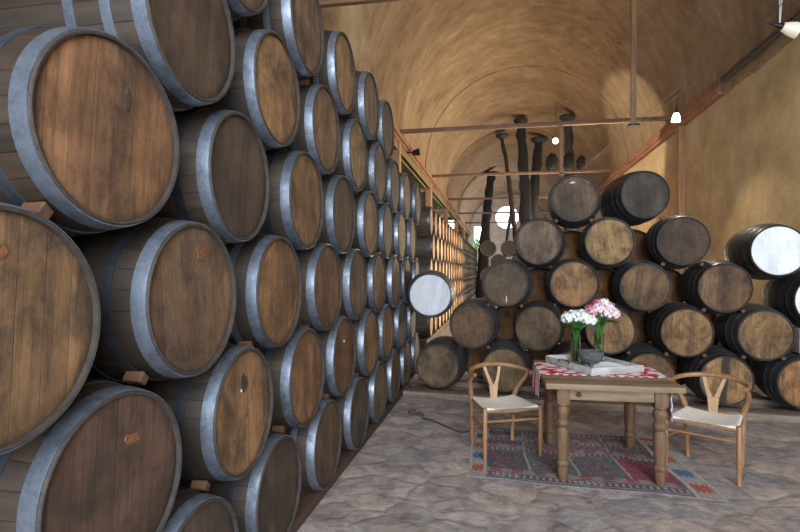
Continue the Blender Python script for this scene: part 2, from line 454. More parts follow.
# end wall: round window, a pair of low side openings
def end_wall():
    bm = bmesh.new(); xr, zr, rr = 0.68, 6.35, 1.05
    n = 64; outer = []; inner = []
    # outer outline around the round window (square), then the rest in strips
    for i in range(n):
        a = 2 * PI * i / n
        inner.append((xr + rr * math.cos(a), zr + rr * math.sin(a)))
        c, s = math.cos(a), math.sin(a); k = 1.3 / max(abs(c), abs(s)); outer.append((xr + k * c, zr + k * s))
    for y, flip in ((Y1, False), (Y1 + .4, True)):
        vi = [bm.verts.new((x, y, z)) for x, z in inner]; vo = [bm.verts.new((x, y, z)) for x, z in outer]
        for i in range(n):
            j = (i + 1) % n; f = [vo[i], vo[j], vi[j], vi[i]]
            bm.faces.new(f[::-1] if flip else f)
        if not flip: keep = vi
        else:
            for i in range(n):
                j = (i + 1) % n; bm.faces.new([keep[i], keep[j], vi[j], vi[i]])
    x0, x1, z0, z1 = xr - 1.3, xr + 1.3, zr - 1.3, zr + 1.3
    add_box(bm, XL - .2, x0, Y1, Y1 + .4, 5.6, 9.2)
    add_box(bm, x1, XR + .3, Y1, Y1 + .4, 5.6, 9.2)
    add_box(bm, x0, x1, Y1, Y1 + .4, z1, 9.2)
    # below: two arched side openings at x -2.1..-1.3 and 2.6..3.5 (z 4.2..6.2 / 5.9)
    add_box(bm, x0, x1, Y1, Y1 + .4, 0, z0)
    add_box(bm, -1.35, x0, Y1, Y1 + .4, 0, 5.6); add_box(bm, x1, 2.7, Y1, Y1 + .4, 0, 5.6)
    add_box(bm, XL - .2, -2.15, Y1, Y1 + .4, 0, 5.6); add_box(bm, -2.15, -1.35, Y1, Y1 + .4, 0, 3.6)
    add_box(bm, 3.4, XR + .3, Y1, Y1 + .4, 0, 5.6); add_box(bm, 2.7, 3.4, Y1, Y1 + .4, 0, 4.4)
    return struct('wall_back', bm, M_ENDWALL, False)
end_wall()
# round window bars
bm = bmesh.new()
add_lathe(bm, [(1.05, -.05), (0.97, -.05), (0.97, .05), (1.05, .05)], 48, 'Y', closed=True)
o = struct('window_%d' % wn, bm, M_POST); o.location = (0.68, Y1 + .2, 6.35); wn += 1
# aisle end wall, open arch
bm = bmesh.new()
add_box(bm, -6.6, -5.6, Y1, Y1 + .4, 0, 6.6); add_box(bm, -3.9, XL - .2, Y1, Y1 + .4, 0, 6.6); add_box(bm, -5.6, -3.9, Y1, Y1 + .4, 0, 3.0); add_box(bm, -5.6, -3.9, Y1, Y1 + .4, 6.2, 6.6)
struct('wall_back_aisle', bm, M_AISLE, False)

# long beams at the springing
bm = bmesh.new(); add_box(bm, XL - .22, XL + .02, Y0, Y1, 4.92, 5.18, .02); add_box(bm, XL + .02, XL + .10, Y0, Y1, 4.96, 5.05, .01)
struct('trim_3', bm, M_BEAM)
bm = bmesh.new(); add_box(bm, XR - .12, XR + .05, 10.4, Y1, 4.84, 5.14, .02); add_box(bm, XR - .17, XR - .10, 10.4, Y1, 4.9, 4.98, .01)
struct('trim_4', bm, M_BEAM)
# nearer part of the right springing: rough plaster ledge
bm = bmesh.new(); random.seed(3)
n = 90; g = []
for j in range(n + 1):
    y = Y0 + (10.45 - Y0) * j / n
    w = .03 + .05 * random.random(); zz = 4.86 + .05 * random.random()
    g.append([bm.verts.new(p) for p in ((XR + .02, y, zz - .06), (XR - w, y, zz), (XR - w - .02 * random.random(), y, 5.08), (XR + .02, y, 5.2))])
for A, B in zip(g[:-1], g[1:]):
    for q in range(3): bm.faces.new([A[q], A[q + 1], B[q + 1], B[q]])
struct('trim_5', bm, M_VAULT)

# tie beams, posts
ORD = ['first', 'second', 'third', 'fourth', 'fifth', 'sixth', 'seventh', 'eighth', 'ninth', 'tenth', 'eleventh', 'twelfth']
tie_lab = ['long red-brown timber tie beam overhead, nearest of the tie beams, cut by the frame top',
           'red-brown timber tie beam running to the small lit lamp at the right wall',
           'red-brown timber tie beam crossing just above the topmost barrels of the right stack',
           'thin distant tie beam crossing above the round window, nearest the leaning trunk cap',
           'very distant tie beam level with the top of the bright round window',
           'farthest thin tie beam, crossing the middle of the bright round window']
for k, y in enumerate((6.75, 13.15, 19.5, 25.9, 32.3, 38.7)):
    bm = bmesh.new(); dz = .05 if k == 0 else 0
    add_box(bm, XL, XR - .1, y - .05, y + .05, 5.15 + dz, 5.25 + dz, .015)
    tag(link_mesh('tie_beam', bm, M_TIE), tie_lab[k], 'beam', 'timber tie beams across the vault')
post_lab = ['orange timber post rising behind the left stack, nearest of the left posts', 'orange timber post behind the far end of the left stack, second of the left posts',
            'slim orange post above the sunlit far stack, third of the left posts', 'distant slim post above the far stack, fourth of the left posts', 'farthest slim post at the end of the far stack']
for k, y in enumerate((13.15, 19.5, 25.9, 32.3, 38.7)):
    bm = bmesh.new(); add_box(bm, XL - .22, XL + .0, y - .12, y + .12, 0, 4.93, .02)
    tag(link_mesh('timber_post', bm, M_POST), post_lab[k], 'post', 'timber posts along the left aisle')
    bm = bmesh.new(); add_box(bm, -6.2, XL - .2, y - .06, y + .06, 4.62, 4.74, .01)
    tag(link_mesh('cross_beam', bm, M_POST), ['short orange cross beam over the side aisle, %s from the camera' % ORD[k]][0], 'beam', 'short cross beams over the left side aisle')
bm = bmesh.new(); add_box(bm, XR - .12, XR + .02, 12.5, 12.75, 0, 4.86, .02)
tag(link_mesh('timber_post', bm, M_POST), 'brown timber post against the yellow right wall below the lit lamp', 'post')
# hanging rods
zt = ZS + math.sqrt(RV ** 2 - (2.63 - XC) ** 2)
r_ = thing('hanging_rod', 'tall upright brown rod dropping from the vault, holding the thin cables', 'rod', (2.63, 11.18, 4.58))
box('rod', (-.048, .048, -.048, .048, 0, zt - 4.58 + .05), M_RODW, r_, .01)
box('foot_plate', (-.11, .11, -.08, .08, -.035, 0.0), M_CAST, r_, .01)
r_ = thing('hanging_rod', 'short upright brown rod hanging under the tie beam above the topmost barrel', 'rod', (1.47, 13.15, 4.0))
box('rod', (-.04, .04, -.04, .04, 0, 1.15), M_RODW, r_, .008)
box('foot_plate', (-.07, .07, -.06, .06, -.03, 0.0), M_CAST, r_, .008)

# ------------------------------------------------------------------ barrels
LB = 0.92
def prof_r(y, re, rb): return rb - (rb - re) * (2 * y / LB - 1) ** 2
HOOPS = [(0.007, 0.054), (0.135, 0.040), (0.275, 0.040)]
def barrel_meshes(re, rb, seg, hoops):
    out = {}
    bm = bmesh.new()
    pr = [(re - .0125, .03), (re - .0115, .002), (re - .004, 0.0), (re, .004)]
    n = 14
    pr += [(prof_r(LB * i / n, re, rb), LB * i / n) for i in range(1, n)]
    pr += [(re, LB - .004), (re - .006, LB), (re - .026, LB - .002), (re - .03, LB - .04), (0, LB - .04)]
    add_lathe(bm, pr, seg, 'Y')
    for f in bm.faces:
        if max(v.co.y for v in f.verts) < .031 and max((v.co.x ** 2 + v.co.z ** 2) for v in f.verts) <= (re + .0005) ** 2: f.material_index = 1
    out['staves'] = bm
    bm = bmesh.new()
    add_lathe(bm, [(0, .0165), (re - .05, .0165), (re - .016, .0175), (re - .012, .020), (re - .012, .04), (0, .04)], seg, 'Y'); out['head'] = bm
    hs = []
    for (a, w) in hoops:
        for (p, q) in ((a, a + w), (LB - a - w, LB - a)):
            bm = bmesh.new()
            m_ = (p + q) / 2
            o = .0045 if rb > .34 else .0014
            def rr(y): return prof_r(min(max(y, 0), LB), re, rb)
            add_lathe(bm, [(rr(p) - .001, p + .001), (rr(p) + o, p + .001), (rr(m_) + o + .0006, m_), (rr(q) + o, q), (rr(q) - .001, q)], seg, 'Y')
            hs.append(bm)
    out['hoops'] = hs
    return out
def make_proto(re, rb, seg, hoops):
    d = barrel_meshes(re, rb, seg, hoops)
    root = bpy.data.objects.new('barrel', None); root.empty_display_size = .1
    COL.objects.link(root)
    link_mesh('staves', d['staves'], [M_STAVE, M_CHIME], root, loc=(0, 0, rb)); link_mesh('head', d['head'], M_HEAD, root, loc=(0, 0, rb))
    for i, h in enumerate(d['hoops']):
        o = link_mesh('hoop', h, M_HOOP, root, loc=(0, 0, rb))
        if i > 1: o.data.name = 'inner_hoop'
    return root
RE = 0.304
RBL, RBR = 0.345, 0.333
protoL = make_proto(RE, RBL, 56, HOOPS)
protoR = make_proto(0.281, RBR, 56, HOOPS)
protoF = make_proto(RE, RBL, 28, HOOPS[:1])
used = set()
def place(proto, x, y, z, rotz, headcol, stavecol, hoopcol, label, group, roll=0.0, headmat=None, tilt=0.0):
    if id(proto) in used: r = copy_tree(proto)
    else: used.add(id(proto)); r = proto
    rb = RBR if proto is protoR else RBL
    r.location = (x, y, z - rb); r.rotation_euler = (tilt, 0, rotz)
    r.name = 'barrel'
    tag(r, label, 'barrel', group)
    dull = 1.1 if 'fifth row up of the left stack, first' in label else random.choice((.3, .5, .85))
    for c in r.children:
        k = c.name.split('.')[0]
        c.color = {'head': headcol, 'staves': stavecol}.get(k, hoopcol)
        if k == 'hoop' and c.data.name.startswith('inner_hoop'): c.color = tuple(v * dull for v in hoopcol[:3]) + (1,)
        c.rotation_euler = (0, roll, 0)
        if k == 'head' and headmat is not None:
            c.data = c.data.copy(); c.data.materials[0] = headmat
    return r
HK = .86
def wood(c, k=1.0, sat=.80):
    m = sum(c) / 3
    return lin(*[m + (v - m) * sat for v in c], k)
tones = [((150, 108, 66), 'tan'), ((120, 88, 58), 'brown'), ((92, 68, 50), 'dark brown'), ((138, 96, 58), 'orange-brown'), ((112, 90, 68), 'grey-brown'), ((158, 120, 78), 'pale tan')]
def tone_name(c):
    return min(tones, key=lambda t: sum((a - b) ** 2 for a, b in zip(t[0], c)))[1]
LH = {(5, 0): (140, 96, 60), (6, 1): (92, 70, 50), (4, 0): (134, 98, 62), (3, 0): (98, 68, 52), (4, 1): (124, 94, 68), (5, 1): (86, 68, 54),
      (6, 2): (158, 116, 70), (3, 1): (156, 114, 72), (2, 1): (84, 66, 52), (2, 2): (88, 69, 54), (7, 2): (126, 97, 70), (7, 1): (112, 84, 62),
      (5, 2): (146, 104, 62), (4, 2): (146, 102, 60), (3, 2): (142, 96, 58), (4, 3): (122, 84, 52), (5, 3): (108, 82, 56), (6, 3): (132, 98, 66),
      (7, 3): (156, 116, 74), (3, 3): (126, 84, 48), (2, 3): (118, 90, 60), (2, 4): (92, 75, 60), (2, 5): (136, 106, 74), (3, 4): (156, 120, 74),
      (4, 4): (120, 90, 60), (5, 4): (150, 112, 68), (6, 4): (156, 120, 78), (7, 4): (122, 92, 68), (7, 5): (96, 78, 66), (6, 5): (118, 94, 72), (5, 5): (112, 90, 66)}
HOOPL = lin(122, 130, 142); HOOPR = lin(62, 63, 66); HOOPR2 = lin(96, 100, 106)
SX, SP, SY0, SZ1, SPT = -1.205, 0.8532, 1.0912, 0.405, 0.5673
random.seed(11)
rowname = {2: 'bottom row', 3: 'second row up', 4: 'third row up', 5: 'fourth row up', 6: 'fifth row up', 7: 'top row'}
lastc = {2: 8, 3: 7, 4: 8, 5: 7, 6: 8, 7: 5}
firstc = {2: 1, 3: 0, 4: 0, 5: 0, 6: 1, 7: 1}
LEFT = {}
for row in range(2, 8):
    for c in range(firstc[row], lastc[row] + 1):
        y = SY0 + SP * (c + .5 * (row % 2)); z = SZ1 + SPT * (row - 2)
        col = LH.get((row, c)) or random.choice(tones)[0]
        j = random.uniform(-8, 8)
        col = tuple(v + j for v in col)
        sv = random.choice([(94, 76, 60), (80, 66, 54), (104, 88, 74)])
        b = random.uniform(.8, 1.15); hc = tuple(v * b for v in HOOPL[:3]) + (1,)
        lab = '%s barrel, %s of the left stack, %s from near end' % (tone_name(col), rowname[row], ORD[c - firstc[row]])
        if (row, c) == (7, 5): lab = 'dark barrel at the far end of the top row, long left stack, beneath the beam'
        ex, ez, ew = {(5, 0): (-.02, 0, -.085), (3, 0): (.015, -.02, -.055), (4, 0): (.018, -.03, -.045), (6, 1): (.0, -.02, -.03), (2, 1): (.02, 0, -.02), (4, 1): (.01, 0, -.02)}.get((row, c), (0, 0, 0))
        r = place(protoL, SX + ex + random.uniform(-.012, .012), y, z + ez, PI / 2 + ew + random.uniform(-.012, .012), wood(col, HK), lin(*sv, .34), hc, lab, 'barrels in the long left stack', random.uniform(-.12, .12))
        LEFT[row, c] = (r, y, z)

def blob(name, m, root, rb, x, z, w, h, seed, label=None):
    """irregular thin patch lying on the head"""
    random.seed(seed); bm = bmesh.new(); n = 16
    fr = []; bk = []
    for i in range(n):
        a = 2 * PI * i / n; k = random.uniform(.72, 1.1)
        fr.append(bm.verts.new((x + w * k * math.cos(a), .0140, z + h * k * math.sin(a))))
        bk.append(bm.verts.new((x + w * k * math.cos(a) * 1.05, .0172, z + h * k * math.sin(a) * 1.05)))
    bm.faces.new(fr)
    for i in range(n): bm.faces.new([fr[i], fr[(i + 1) % n], bk[(i + 1) % n], bk[i]])
    bmesh.ops.recalc_face_normals(bm, faces=bm.faces[:])
    head = [c for c in root.children if c.name.split('.')[0] == 'head'][0]
    o = link_mesh(name, bm, m, head)
    if label: o['label'] = label
    return o
blob('wax_remnant', M_SEAL, LEFT[4, 1][0], RBL, .06, .185, .036, .036, 1, 'orange-brown wax remnant on the head')
blob('bung_stain', M_SEALD, LEFT[3, 1][0], RBL, .0, .14, .036, .05, 2, 'dark oval stain on the head')
blob('paper_scrap', M_SEALW, LEFT[3, 1][0], RBL, -.025, .115, .009, .010, 3, 'small white paper scrap')
blob('wax_remnant', M_SEAL, LEFT[3, 0][0], RBL, .05, .14, .035, .022, 4, 'flaking brown wax remnant')
blob('bung_stain', M_SEALD, LEFT[5, 0][0], RBL, .05, .12, .011, .05, 5, 'black knot in the head')
blob('wax_remnant', M_SEAL, LEFT[4, 0][0], RBL, -.02, .19, .03, .025, 6, 'brown wax remnant')
blob('paper_scrap', M_SEALW, LEFT[3, 3][0], RBL, .0, .12, .022, .012, 7, 'torn white paper scrap')

# timber rails under the left stack
for k, (a, b) in enumerate(((SX - .30, SX - .05), (SX - .86, SX - .64))):
    bm = bmesh.new(); add_box(bm, a, b, 0.9, 8.4, 0, .082 if k else .085, .012)
    tag(link_mesh('timber_rail', bm, M_RAILW), ['brown timber rail on the floor beneath the front of the left stack', 'brown timber rail on the floor beneath the rear of the left stack'][k], 'rail')

# chocks (built once, copied)
def chock_mesh():
    bm = bmesh.new()
    vs = [bm.verts.new(p) for p in ((-.022, 0, -.022), (.022, 0, -.018), (.022, 0, .018), (-.022, 0, .022), (-.022, .075, -.020), (.022, .075, -.015), (.022, .075, .015), (-.022, .075, .020))]
    for f in ((0, 1, 2, 3), (7, 6, 5, 4), (0, 4, 5, 1), (1, 5, 6, 2), (2, 6, 7, 3), (3, 7, 4, 0)): bm.faces.new([vs[i] for i in f])
    bmesh.ops.bevel(bm, geom=bm.edges[:], offset=.004, segments=1, affect='EDGES')
    me = bpy.data.meshes.new('wooden_chock'); bm.to_mesh(me); bm.free(); me.materials.append(M_CHOCK); return me
CH = chock_mesh()
def chock(base, up, facing, label, group):
    """base/up: centres (x,y,z) of head fronts of lower/upper barrel; wedge in the notch on the contact line"""
    o = bpy.data.objects.new('wooden_chock', CH); COL.objects.link(o)
    a, b = Vector(base), Vector(up)
    zdir = (b - a).normalized(); ydir = Vector(facing); ydir = (ydir - zdir * ydir.dot(zdir)).normalized(); xdir = ydir.cross(zdir)
    Mx = Matrix((xdir, ydir, zdir)).transposed().to_4x4(); Mx.translation = (a + b) / 2 + ydir * .075
    o.matrix_world = Mx
    tag(o, label, 'wedge', group)
random.seed(5)
for row in range(2, 7):
    for c in range(0, 6):
        if (row, c) not in LEFT: continue
        for side in (0, 1):
            cc = c + (row % 2) - (1 - side)
            if (row + 1, cc) not in LEFT: continue
            r1, y1, z1 = LEFT[row, c]; r2, y2, z2 = LEFT[row + 1, cc]
            if y1 < 1.0 or (side == 0 and random.random() < .75): continue
            chock((SX, y1, z1), (SX, y2, z2), (-1, 0, 0), 'wooden wedge on %s shoulder of %s barrel, %s, left stack' % (('near', 'far')[side], ORD[c - firstc[row]], rowname[row]), 'wedges between the barrels of the left stack')

# right stack
TH = math.atan(.088)
RST = {'A1': (-.80, .402, (118, 98, 72)), 'B1': (.06, .392, (136, 112, 80)), 'C1': (.90, .40, (140, 110, 74)), 'D1': (1.75, .402, (142, 108, 68)), 'E1': (2.55, .404, (176, 138, 88)), 'F1': (3.34, .405, (160, 112, 68)),
       'A2': (-.35, .945, (118, 90, 62)), 'B2': (.48, .938, (120, 100, 74)), 'C2': (1.32, .935, (168, 130, 88)), 'D2': (2.15, .938, (170, 130, 84)), 'E2': (2.95, .935, (148, 114, 74)),
       'A3': (.07, 1.490, (104, 88, 70)), 'B3': (.90, 1.495, (160, 120, 80)), 'C3': (1.71, 1.467, (126, 98, 68)), 'D3': (2.54, 1.464, (124, 94, 66)),
       'A4': (.48, 2.022, (124, 106, 90)), 'B4': (1.31, 2.012, (160, 128, 86)), 'C4': (2.11, 2.008, (92, 72, 56)),
       'A5': (.915, 2.55, (104, 86, 70)), 'B5': (1.71, 2.565, (76, 70, 64))}
rl = {'A1': 'grey-brown barrel at the left end of the bottom row, right stack', 'B1': 'barrel behind the left chair back, bottom row of the right stack', 'C1': 'barrel mostly hidden by the table tray, bottom row of the right stack',
      'D1': 'barrel just behind the right end of the table runner, bottom row', 'E1': 'pale barrel with a dark vertical stain, behind the right chair back', 'F1': 'barrel with an orange-brown head at the far right of the bottom row',
      'A2': 'brown barrel under the white-headed barrel, left end of the second row', 'B2': 'grey-brown barrel left of the white flowers, second row of the right stack', 'C2': 'tan barrel directly behind the flowers, second row of the right stack',
      'D2': 'light tan barrel with clean head, second row, right of the flowers', 'E2': 'barrel with pale hoops and blotched head, right end of the second row',
      'A3': 'dark grey-brown barrel at the left end of the third row, right stack', 'B3': 'light orange-tan barrel above the white flowers, third row', 'C3': 'brown barrel above the pink flowers, third row of the right stack', 'D3': 'dark brown barrel at the right end of the third row, below white-headed barrel',
      'A4': 'greyish barrel beside the bright round window, left of the fourth row', 'B4': 'yellow-tan barrel in the middle of the fourth row, right stack', 'C4': 'dark brown barrel at the right of the fourth row, right stack',
      'A5': 'topmost barrel on the left with a small white mark, right stack', 'B5': 'topmost barrel on the right with a blackened head, right stack'}
random.seed(21)
RS = {}
REAR = []
def rpos(x, off=0.0): return 6.83 - .088 * x + off
for k, (x, z, col) in RST.items():
    hc = HOOPR2 if k in ('E2', 'F1', 'A1', 'A2', 'A3', 'B1') else HOOPR
    RS[k] = place(protoR, x, rpos(x, random.uniform(-.015, .015)), z, -TH + random.uniform(-.02, .02) if k != 'B5' else .10, wood(col, HK * .98, .95), lin(*random.choice([(78, 72, 68), (70, 66, 64), (84, 76, 70)])), hc, rl[k], 'barrels in the right stack', random.uniform(-.15, .15), M_STRIPE if k == 'E1' else None)
WH = (.88, .90, .93, 1)
place(protoR, -.895, rpos(-.9), 1.34, .09, (.6, .62, .66, 1), lin(70, 62, 56), HOOPR2, 'white-painted barrel head wedged between the left stack and right stack', 'white-headed barrels', .2, M_WHITE)
place(protoR, 3.05, rpos(3.05, -.05), 1.882, -TH, WH, lin(66, 54, 46), HOOPR, 'white-painted barrel head topmost at the far right against the yellow wall', 'white-headed barrels', -.1, M_WHITE)
place(protoR, 3.47, rpos(3.47, -.05), 1.335, -TH, WH, lin(56, 50, 48), HOOPR, 'white-painted barrel head cut by the right edge, below another white one', 'white-headed barrels', .05, M_WHITE)
for k, nm in ((('A5'), 'paper_scrap'), ('B3', None)):
    if nm: blob(nm, M_SEALW, RS[k], RBR, .0, .20, .035, .012, 9, 'small whitish mark near the top')
blob('plug', M_SEALW, RS['A3'], RBR, .02, -.19, .008, .045, 10, 'pale drip mark')
o = box('timber_prop', (3.30, 3.44, 6.62, 6.9, .735, 1.012), M_SLEEPER, None, .01); tag(o, 'grey timber block wedged under the lower white-headed barrel at right edge', 'block')
def rs_chock(a, b, lab):
    xa, za, _ = RST[a]; xb, zb, _ = RST[b]
    chock((xa, rpos(xa), za), (xb, rpos(xb), zb), (math.sin(TH), math.cos(TH), 0), lab, 'wedges between the barrels of the right stack')
for a, b, lab in (('B1', 'A2', 'wedge on the left shoulder of the barrel behind the left chair'), ('A2', 'A3', 'wedge between the second and third rows at left, right stack'), ('B2', 'A3', 'wedge left of the grey-brown barrel beside the white flowers'),
                  ('D1', 'C2', 'wedge between the pink flowers and the barrel below them at right'), ('D1', 'D2', 'wedge under the clean light tan barrel, on its lower left'), ('E1', 'D2', 'wedge under the clean light tan barrel, on its lower right'),
                  ('E1', 'E2', 'wedge under the blotched barrel, above the stained one'), ('F1', 'E2', 'wedge under the blotched barrel, on its lower right'), ('D2', 'D3', 'wedge on the right shoulder of the clean light tan barrel'), ('E2', 'D3', 'wedge on the left shoulder of the blotched barrel'),
                  ('D3', 'C4', 'wedge under the dark barrel at right of the fourth row'), ('C3', 'C4', 'wedge on the right shoulder of the barrel above the pink flowers'), ('C4', 'B5', 'wedge under the blackened topmost barrel at right'), ('B4', 'A5', 'wedge under the topmost marked barrel at its right'), ('A4', 'A5', 'wedge under the topmost marked barrel at its left')):
    rs_chock(a, b, lab)
# second rank close behind, glimpsed in the gaps
random.seed(61)
for row, xs in enumerate(((-.35, .48, 1.32, 2.15, 2.95), (.07, .90, 1.71, 2.54), (.48, 1.31, 2.11), (.915, 1.71))):
    for c, x in enumerate(xs):
        REAR.append((x + .088 * 1.06, rpos(x, 1.06), (.40, .938, 1.47, 2.0)[row] - .055, row, c))
# long sleepers under the right stack
for k, (f0, f1, zt_) in enumerate(((-.13, .16, .08), (.66, .86, .07))):
    bm = bmesh.new(); add_box(bm, -1.24, 3.9, f0, f1, 0, zt_, .012)
    o = link_mesh('timber_sleeper', bm, M_SLEEPER); o.location = (0, 6.83, 0); o.rotation_euler = (0, 0, -TH)
    tag(o, ['long grey timber sleeper on the floor along the front of the right stack', 'long grey timber sleeper on the floor under the back of the right stack'][k], 'sleeper')

# far stack, set back along the left side
random.seed(31)
FX, FY0, NF = -1.46, 11.6, 29
rn = {0: 'bottom row', 1: 'second row up', 2: 'third row up', 3: 'fourth row up', 4: 'top row'}
bmf = barrel_meshes(RE, RBL, 20, HOOPS[:1])
bm = bmf['staves']
def merged_far():
    bm = bmesh.new(); pr = [(RE - .03, .03), (RE - .026, .002), (RE, .003)]
    pr += [(prof_r(LB * i / 8, RE, RBL), LB * i / 8) for i in range(1, 8)] + [(RE, LB), (0, LB - .02)]
    add_lathe(bm, pr, 20, 'Y', 0); add_lathe(bm, [(0, .024), (RE - .028, .026)], 20, 'Y', 1)
    add_lathe(bm, [(RE, .001), (RE + .004, .001), (RE + .012, .07), (RE + .006, .07)], 20, 'Y', 2)
    me = bpy.data.meshes.new('barrel'); bm.to_mesh(me); bm.free()
    for p in me.polygons: p.use_smooth = True
    me.set_sharp_from_angle(angle=math.radians(38))
    return me
M_FSTAVE = simple('far_stave_wood', lin(38, 32, 28), 0.7, 0, 0.4, 6); M_FHOOP = simple('far_hoop_steel', lin(120, 124, 128), 0.5, 0.5, 0.3, 8)  # stave colour darkened to carry the shade between the far bodies
FAR = merged_far()
for m in (M_FSTAVE, M_HEAD, M_FHOOP): FAR.materials.append(m)
for b_ in [bmf['staves'], bmf['head']] + bmf['hoops']: b_.free()
def word(n):
    t = ['', '', 'twenty', 'thirty']
    o_ = ORD + ['thirteenth', 'fourteenth', 'fifteenth', 'sixteenth', 'seventeenth', 'eighteenth', 'nineteenth', 'twentieth']
    return o_[n] if n < 20 else 'twenty-' + ORD[n - 20] if n < 29 else 'thirtieth'
for row in range(5):
    for c in range(NF):
        y = FY0 + SP * (c + .5 * (row % 2)); z = SZ1 + .10 + SPT * row
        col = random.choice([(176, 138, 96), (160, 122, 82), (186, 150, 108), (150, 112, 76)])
        lab = 'tan barrel, %s of the far sunlit stack, %s from near end' % (rn[row], word(c))
        if c < 12:
            place(protoF, FX, y, z, PI / 2, lin(*col, 1.35), lin(*((88, 78, 70) if c == 0 else (44, 38, 33))), lin(96, 98, 102), lab, 'barrels in the far sunlit stack', random.uniform(-.1, .1))  # bodies past the first column coloured darker to stand for shade in the gaps
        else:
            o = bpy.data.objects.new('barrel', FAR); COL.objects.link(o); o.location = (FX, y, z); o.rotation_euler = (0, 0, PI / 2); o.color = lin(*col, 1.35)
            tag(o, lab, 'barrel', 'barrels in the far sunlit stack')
for k, (a, b) in enumerate(((FX - .30, FX - .05), (FX - .86, FX - .64))):
    bm = bmesh.new(); add_box(bm, a, b, 11.1, 36.4, 0, .185, .012)
    tag(link_mesh('timber_rail', bm, M_RAILW), ['timber rail on the floor beneath the front of the far stack', 'timber rail on the floor beneath the rear of the far stack'][k], 'rail')
for x, y, z, row, c in REAR:
    o = bpy.data.objects.new('barrel', FAR); COL.objects.link(o); o.location = (x, y, z); o.rotation_euler = (0, 0, -TH); o.scale = (.955, 1, .955); o.color = lin(150, 104, 62)
    tag(o, 'barrel glimpsed in gaps behind the right stack, rear rank %s row up, %s from left' % (ORD[row], ORD[c]), 'barrel', 'rear rank of the right stack')
# dark pyramid further back
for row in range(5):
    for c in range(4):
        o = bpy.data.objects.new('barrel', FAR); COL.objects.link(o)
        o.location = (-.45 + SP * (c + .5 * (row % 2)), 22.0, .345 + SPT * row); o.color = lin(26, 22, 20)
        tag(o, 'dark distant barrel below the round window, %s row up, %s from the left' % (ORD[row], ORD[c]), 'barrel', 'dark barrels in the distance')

# ------------------------------------------------------------------ shoring trunks, far end
def trunk(name, base, top, r0, r1, cap_r, m, label, seed, bend=.25):
    random.seed(seed); root = thing(name, label, 'post', base)
    B = Vector((0, 0, 0)); T = Vector(top) - Vector(base); pts = []; rad = []
    n = 26
    for i in range(n + 1):
        t = i / n
        w = Vector((random.uniform(-1, 1), random.uniform(-1, 1), 0)) * .03 + Vector((math.sin(t * PI) * bend, 0, 0))
        pts.append(B.lerp(T, t) + w * (0 if i in (0, n) else 1)); rad.append((r0 + (r1 - r0) * t) * random.uniform(.86, 1.12))
    bm = bmesh.new(); add_tube(bm, pts, rad, 14)
    for v in bm.verts: v.co += Vector((random.uniform(-1, 1), random.uniform(-1, 1), 0)) * r0 * .06
    link_mesh('trunk', bm, m, root)
    bm = bmesh.new(); add_lathe(bm, [(0, -.16), (r1 * 1.1, -.16), (cap_r * .9, -.05), (cap_r, 0), (cap_r * .95, .05), (0, .06)], 24)
    link_mesh('cap_plate', bm, M_CAST, root, loc=T)
    return root
trunk('shoring_trunk', (1.1, 23.4, 0), (.92, 23.4, 8.18), .32, .19, .32, M_TRUNK, 'thick dark trunk with flat cap in the middle beyond the stacks', 1, .12)
trunk('shoring_trunk', (1.75, 26, 0), (1.89, 26, 7.95), .30, .2, .42, M_TRUNK, 'dark trunk with a wide flat cap, right of the thickest one', 2, -.25)
trunk('shoring_trunk', (1.0, 25.3, 0), (.14, 25.3, 8.05), .16, .09, .32, M_TRUNKB, 'thin leaning dark pole with a small cap, left of the thick trunk', 3, .1)
trunk('shoring_trunk', (-1.05, 33.7, 0), (-.46, 33.7, 7.85), .42, .24, .5, M_TRUNK, 'dark leaning trunk at the left, beside the bright round window', 4, -.12)
trunk('shoring_trunk', (2.35, 21, 0), (2.56, 21, 7.55), .24, .15, .3, M_TRUNKB, 'brownish trunk with a dark cap behind the short hanging rod', 5, .2)
trunk('shoring_trunk', (.25, 38.5, 0), (.95, 38.5, 6.6), .16, .1, .2, M_TRUNK, 'slim dark branch leaning across the bright round window', 6, -.1)
for k, (x, y, z, s) in enumerate(((2.42, 0, 0, .20), (1.85, 0, 0, .2), (2.85, 0, 0, .16))):
    random.seed(50 + k); bm = bmesh.new(); bmesh.ops.create_icosphere(bm, subdivisions=3, radius=s)
    for v in bm.verts:
        v.co *= random.uniform(.86, 1.12); v.co.z *= random.uniform(1.5, 1.8)
    o = link_mesh('iron_lump', bm, M_TRUNK); o.location = (x, 19.5, 5.26 + s * 1.4)
    tag(o, ['dark lump resting on the tie beam above the topmost barrel', 'smaller dark lump on the tie beam, left one', 'dark lump on the tie beam, nearest the right wall'][k], 'lump', 'dark lumps resting on the tie beam')
# foliage outside the end wall
random.seed(77)
for k, (x, z, s) in enumerate(((-2.0, 4.0, .8), (-.1, 4.6, .8), (3.1, 4.3, .7))):
    bm = bmesh.new()
    for i in range(420):
        d = Vector((random.gauss(0, 1), random.gauss(0, 1), random.gauss(0, 1))).normalized() * random.uniform(.5, 1) * s
        p = Vector((0, 0, s * .6)) + d; a = Vector((random.gauss(0, 1), random.gauss(0, 1), random.gauss(0, 1))).normalized() * .13; b = a.cross(d).normalized() * .07
        bm.faces.new([bm.verts.new(p - a), bm.verts.new(p + b), bm.verts.new(p + a), bm.verts.new(p - b)])
    root = thing('shrub', ['green shrub seen through the left opening of the far end wall', 'green shrub left of the round window, outside the end wall', 'green shrub outside the right opening of the end wall'][k], 'shrub', (x, Y1 + 2.2, 0))
    link_mesh('foliage', bm, M_FOLIAGE, root, loc=(0, 0, z - s * .6))
    tube('stem', [(0, 0, 0), (.05, 0, z * .5), (0, 0, z)], [.09, .07, .04], M_TRUNKB, root)

